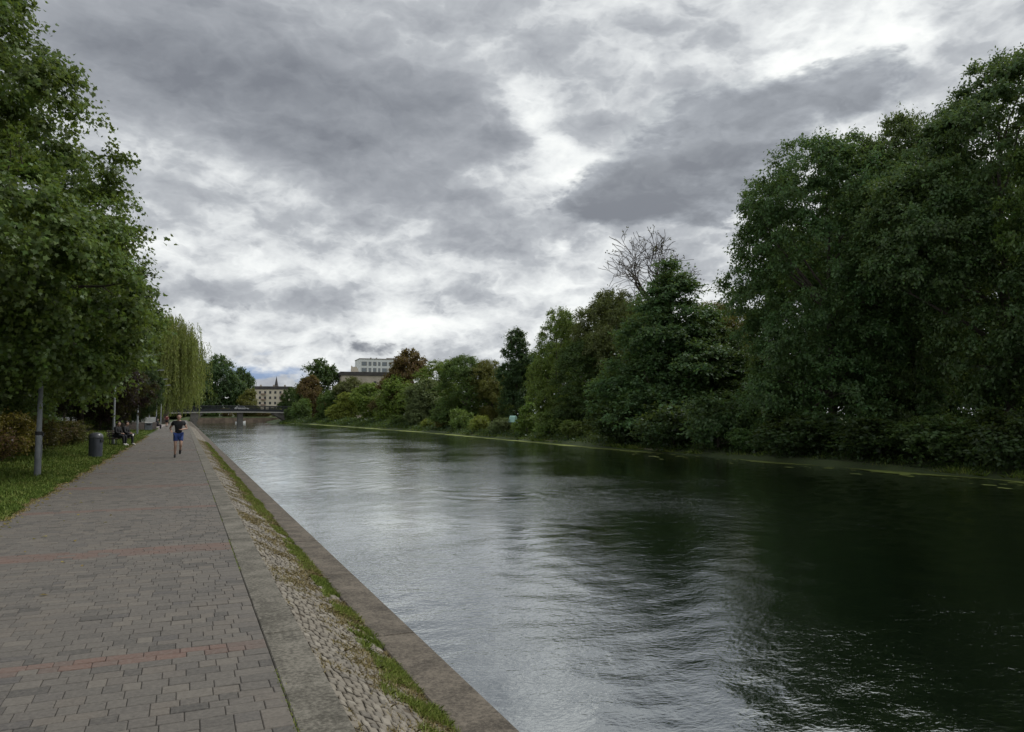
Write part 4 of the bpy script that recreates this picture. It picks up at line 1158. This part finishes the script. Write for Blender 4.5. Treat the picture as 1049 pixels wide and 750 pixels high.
t = empty('white_gull', (ray(232, 408).x*118, ray(232, 408).y*118, CAMZ + ray(232, 408).z*118), R(40), 'white gull flying before the dark trees above the bridge', 'bird')
mb = MB(); mb.tube([(-.22, 0, 0), (-.12, 0, .02), (0, 0, .03), (.13, 0, .03), (.2, 0, .05), (.27, 0, .03)], [.01, .045, .065, .05, .038, .006], 8)
for sg in (-1, 1): mb.add([(.06, sg*.05, .05), (.12, sg*.28, .18), (-.02, sg*.55, .10), (-.08, sg*.28, .16), (-.06, sg*.05, .05), (.06, sg*.05, .035), (.12, sg*.28, .165), (-.02, sg*.55, .095), (-.08, sg*.28, .145), (-.06, sg*.05, .035)], [(0, 1, 2, 3, 4), (9, 8, 7, 6, 5), (0, 5, 6, 1), (1, 6, 7, 2), (2, 7, 8, 3), (3, 8, 9, 4)])
mb.build('body', M['white'], t, smooth=False)

# ---------------------------------------------------------------- buildings
def facing(px, D):
    d = ray(px, 425); d = d/d.dot(Vector((math.sin(YAW), math.cos(YAW), 0))); return d.x*D, d.y*D, -math.atan2(d.x, d.y)
def px2m(n, D): return n/F0*D
def yz(py, D): return CAMZ + (425-py)/F0*D
plaster = basic('cream_plaster', (.70, .62, .50), .9, .12, .15); tile = basic('dark_roof_tile', (.075, .068, .066), .8, .3, .5)
stone = basic('beige_stone', (.52, .455, .37), .9, .2, .4); wpanel = basic('white_panel', (.78, .79, .78), .6, .06, .2)
winm = basic('dark_window', (.055, .058, .065), .25, .3, .5); frame_m = basic('window_frame', (.30, .28, .25), .7)
D = 420; x, y, rz = facing(279, D); Hh = yz(399, D); Wd = px2m(40, D)
t = empty('apartment_building', (x, y, 0), rz-.10, 'cream plastered apartment block with rows of dark windows beyond the bridge', 'building')
mb = MB(); mb.box((0, 5, Hh/2), (Wd, 10, Hh)); mb.build('wall', plaster, t)
mb = MB(); mb.prism([(-Wd/2-.4, Hh+.02), (Wd/2+.4, Hh+.02), (Wd/2-.6, Hh+1.7), (-Wd/2+.6, Hh+1.7)], -.4, 10.4); rf = mb.build('roof', tile, t)
for cx in (-7, 0, 6): mb = MB(); mb.box((cx, 5, Hh+2.1), (1.0, .8, 1.2)); mb.build('chimney', stone, rf)
for k in range(5):
    for c in range(8):
        wx = -Wd/2 + Wd*(c+.5)/8; wz = Hh - 1.7 - k*2.95
        mb = MB(); mb.box((wx, -.03, wz), (1.15, .10, 1.5)); fr = mb.build('window', frame_m, t)
        mb = MB(); mb.box((wx, -.10, wz), (.98, .06, 1.32)); mb.build('pane', winm, fr)
for cx in (-5.0, 5.2):
    for k in range(4): mb = MB(); mb.box((cx, -.7, Hh-2.75-k*2.95), (2.4, 1.2, .9)); mb.build('balcony', basic('balcony_front', (.30, .22, .17), .8), t)
D = 620; x, y, rz = facing(282.5, D)
t = empty('church_tower', (x, y, 0), rz, 'slim dark church spire rising behind the cream apartment block', 'tower')
z0 = yz(396, D); z1 = yz(385.5, D)
mb = MB(); mb.box((0, 0, z0/2), (3.6, 3.6, z0)); mb.build('tower', basic('church_brick', (.12, .075, .06), .9), t)
mb = MB(); mb.tube([(0, 0, z0), (0, 0, z0+1), (0, 0, z1)], [2.0, 1.5, .05], 8); mb.build('spire', tile, t)
D = 265; x, y, rz = facing(380, D); Wd = px2m(60, D); Hh = yz(385, D)
t = empty('stone_building', (x, y, 0), rz+.12, 'beige stone building with flat dark roof edge behind the canal trees', 'building')
mb = MB(); mb.box((0, 6, Hh/2), (Wd, 12, Hh)); mb.build('wall', stone, t)
mb = MB(); mb.box((0, 6, Hh+.65), (Wd+.9, 12.9, 1.25)); rf = mb.build('roof', tile, t)
mb = MB(); mb.prism([(-1.3, 0), (1.3, 0), (1.0, 1.2), (.3, 1.9), (-.6, 1.7), (-1.2, 2.2)], 0, 1.5); mb.build('dormer', plaster, rf, loc=(-Wd/2+4.6, .5, Hh+1.28))
for (wx, wy) in ((4.5, 2.3), (-2.6, 2.3), (1.1, 4.6), (4.6, 4.6), (-2.6, 4.6), (8, 4.6), (1.1, 7.2), (4.6, 7.2), (8, 2.3), (-6, 4.6)):
    mb = MB(); mb.box((wx-3.2, -.03, Hh-wy), (.9, .10, .75)); mb.build('window', winm, t)
D = 335; x, y, rz = facing(395, D); Wd = px2m(54, D); Hh = yz(368.5, D)
t = empty('modern_building', (x, y, 0), rz+.18, 'white modern flat roofed block with wide grey windows above the trees', 'building')
mb = MB(); mb.box((0, 7, Hh/2), (Wd, 14, Hh)); mb.build('wall', wpanel, t)
mb = MB(); mb.box((0, 7, Hh+.2), (Wd+.3, 14.3, .35)); rf = mb.build('roof', frame_m, t)
for (cx, w) in ((-6, .5), (-3.5, .4), (3, 4)): mb = MB(); mb.box((cx, 5, Hh+.75), (w, 1, .7)); mb.build('roof_unit', frame_m, rf)
for k in range(4):
    wx = -Wd/2+.9
    for j, w in enumerate((2.3, 1.2, 1.5, 1.0, 2.2, 1.2, 2.2, 1.5)):
        mb = MB(); mb.box((wx+w/2, -.03, Hh-1.95-k*2.75), (w, .1, 1.75)); fr = mb.build('window', frame_m, t)
        mb = MB(); mb.box((wx+w/2-.1, -.10, Hh-1.95-k*2.75), (w-.35, .06, 1.5)); mb.build('pane', basic('grey_pane', (.22, .25, .28), .2) if 'grey_pane' not in bpy.data.materials else bpy.data.materials['grey_pane'], fr)
        wx += w+.75
# land side: low wall with white panels behind the shrubs, a brown house, small lamps
D = 84; x, y, rz = facing(100, D); Wd = px2m(110, D)
t = empty('panel_fence', (x, y, 0), rz, 'low pinkish wall topped by white panels behind the shrubs', 'fence')
mb = MB(); mb.box((0, 0, .42), (Wd, .25, .9), bev=.02); mb.build('wall_base', basic('pinkish_render', (.26, .22, .205), .9), t)
for i in range(7):
    cx = -Wd/2 + Wd*(i+.5)/7
    mb = MB(); mb.box((cx, 0, 1.17), (Wd/7-.22, .06, .56), bev=.01); mb.build('panel', M['white'], t)
    mb = MB(); mb.box((cx+Wd/14, 0, 1.2), (.12, .12, .66), bev=.01); mb.build('fence_post', M['iron'], t)
D = 150; x, y, rz = facing(92, D); Wd = px2m(60, D)
t = empty('brown_house', (x, y, 0), rz, 'low brown brick house glimpsed under the purple tree', 'building')
mb = MB(); mb.box((0, 4, 1.7), (Wd, 8, 3.4)); mb.build('wall', basic('brown_brick', (.25, .15, .095), .9, .25, 1), t)
mb = MB(); mb.prism([(-Wd/2-.3, 3.42), (Wd/2+.3, 3.42), (Wd/2-1.5, 5.6), (-Wd/2+1.5, 5.6)], -.4, 8.4); mb.build('roof', tile, t)
for i in range(4): mb = MB(); mb.box((-Wd/2+Wd*(i+.5)/4, -.03, 1.8), (1.1, .1, 1.3)); mb.build('window', winm, t)
for px, lab in ((89.5, 'short white street lamp behind the yellow shrub'), (104.5, 'short white street lamp behind the second lamp post')):
    D = 100; x, y, rz = facing(px, D)
    t = empty('street_lamp', (x, y, 0), rz, lab, 'lamp')
    mb = MB(); mb.tube([(0, 0, 0), (0, 0, 2.6)], [.06, .045], 8); mb.build('pole', M['white'], t)
    mb = MB(); mb.box((.18, 0, 2.62), (.5, .18, .10), bev=.03); mb.build('lamp_head', M['white'], t)
for i, (px, D) in enumerate(((119, 80), (125, 78), (130.5, 79), (66, 72))):
    x, y, rz = facing(px, D)
    K = KIND['dome']
    put_tree('maple_b', 'street_tree', x, y, 0, 9.5, 3.4, i*1.1, DK, ['thin trunked tree by the white panels, beside the second lamp post', 'thin trunked tree before the white panels, middle of three', 'thin trunked tree by the white panels nearest the third lamp post', 'shaded tree standing behind the yellow shrub'][i], 'tree', 'street trees before the panel fence')
# mint tarpaulin tent and a marker post on the far bank
X = 35.2; Y = spot(525.5, X)
t = empty('small_tent', (X, Y, -.1), R(35), 'mint green tarpaulin shelter half hidden between waterside shrubs', 'tent')
mb = MB(); mb.prism([(-.40, .95), (.40, .85), (.22, 1.6), (.02, 1.72), (-.12, 1.6)], -.4, .4); mb.build('canvas', basic('mint_tarpaulin', (.30, .50, .43), .6, .15, 3), t)
for sx, sy in ((-.5, -.45), (.5, -.45), (-.5, .45), (.5, .45)): mb = MB(); mb.tube([(sx, sy, -.3), (sx, sy, .8)], .02, 6); mb.build('pole', M['wood'], t)
X = 36.0; Y = spot(569, X)
mb = MB(); mb.tube([(0, 0, -.2), (0, 0, 1.85), (0, 0, 1.9)], [.04, .04, .02], 10); mb.box((0, -.04, 1.72), (.14, .02, .26), bev=.004)
tag(mb.build('marker_post', M['white'], loc=(X, Y, 0)), 'thin white marker post among the bushes near the mint shelter', 'post')
print('faces', sum(len(m.polygons) for m in bpy.data.meshes))
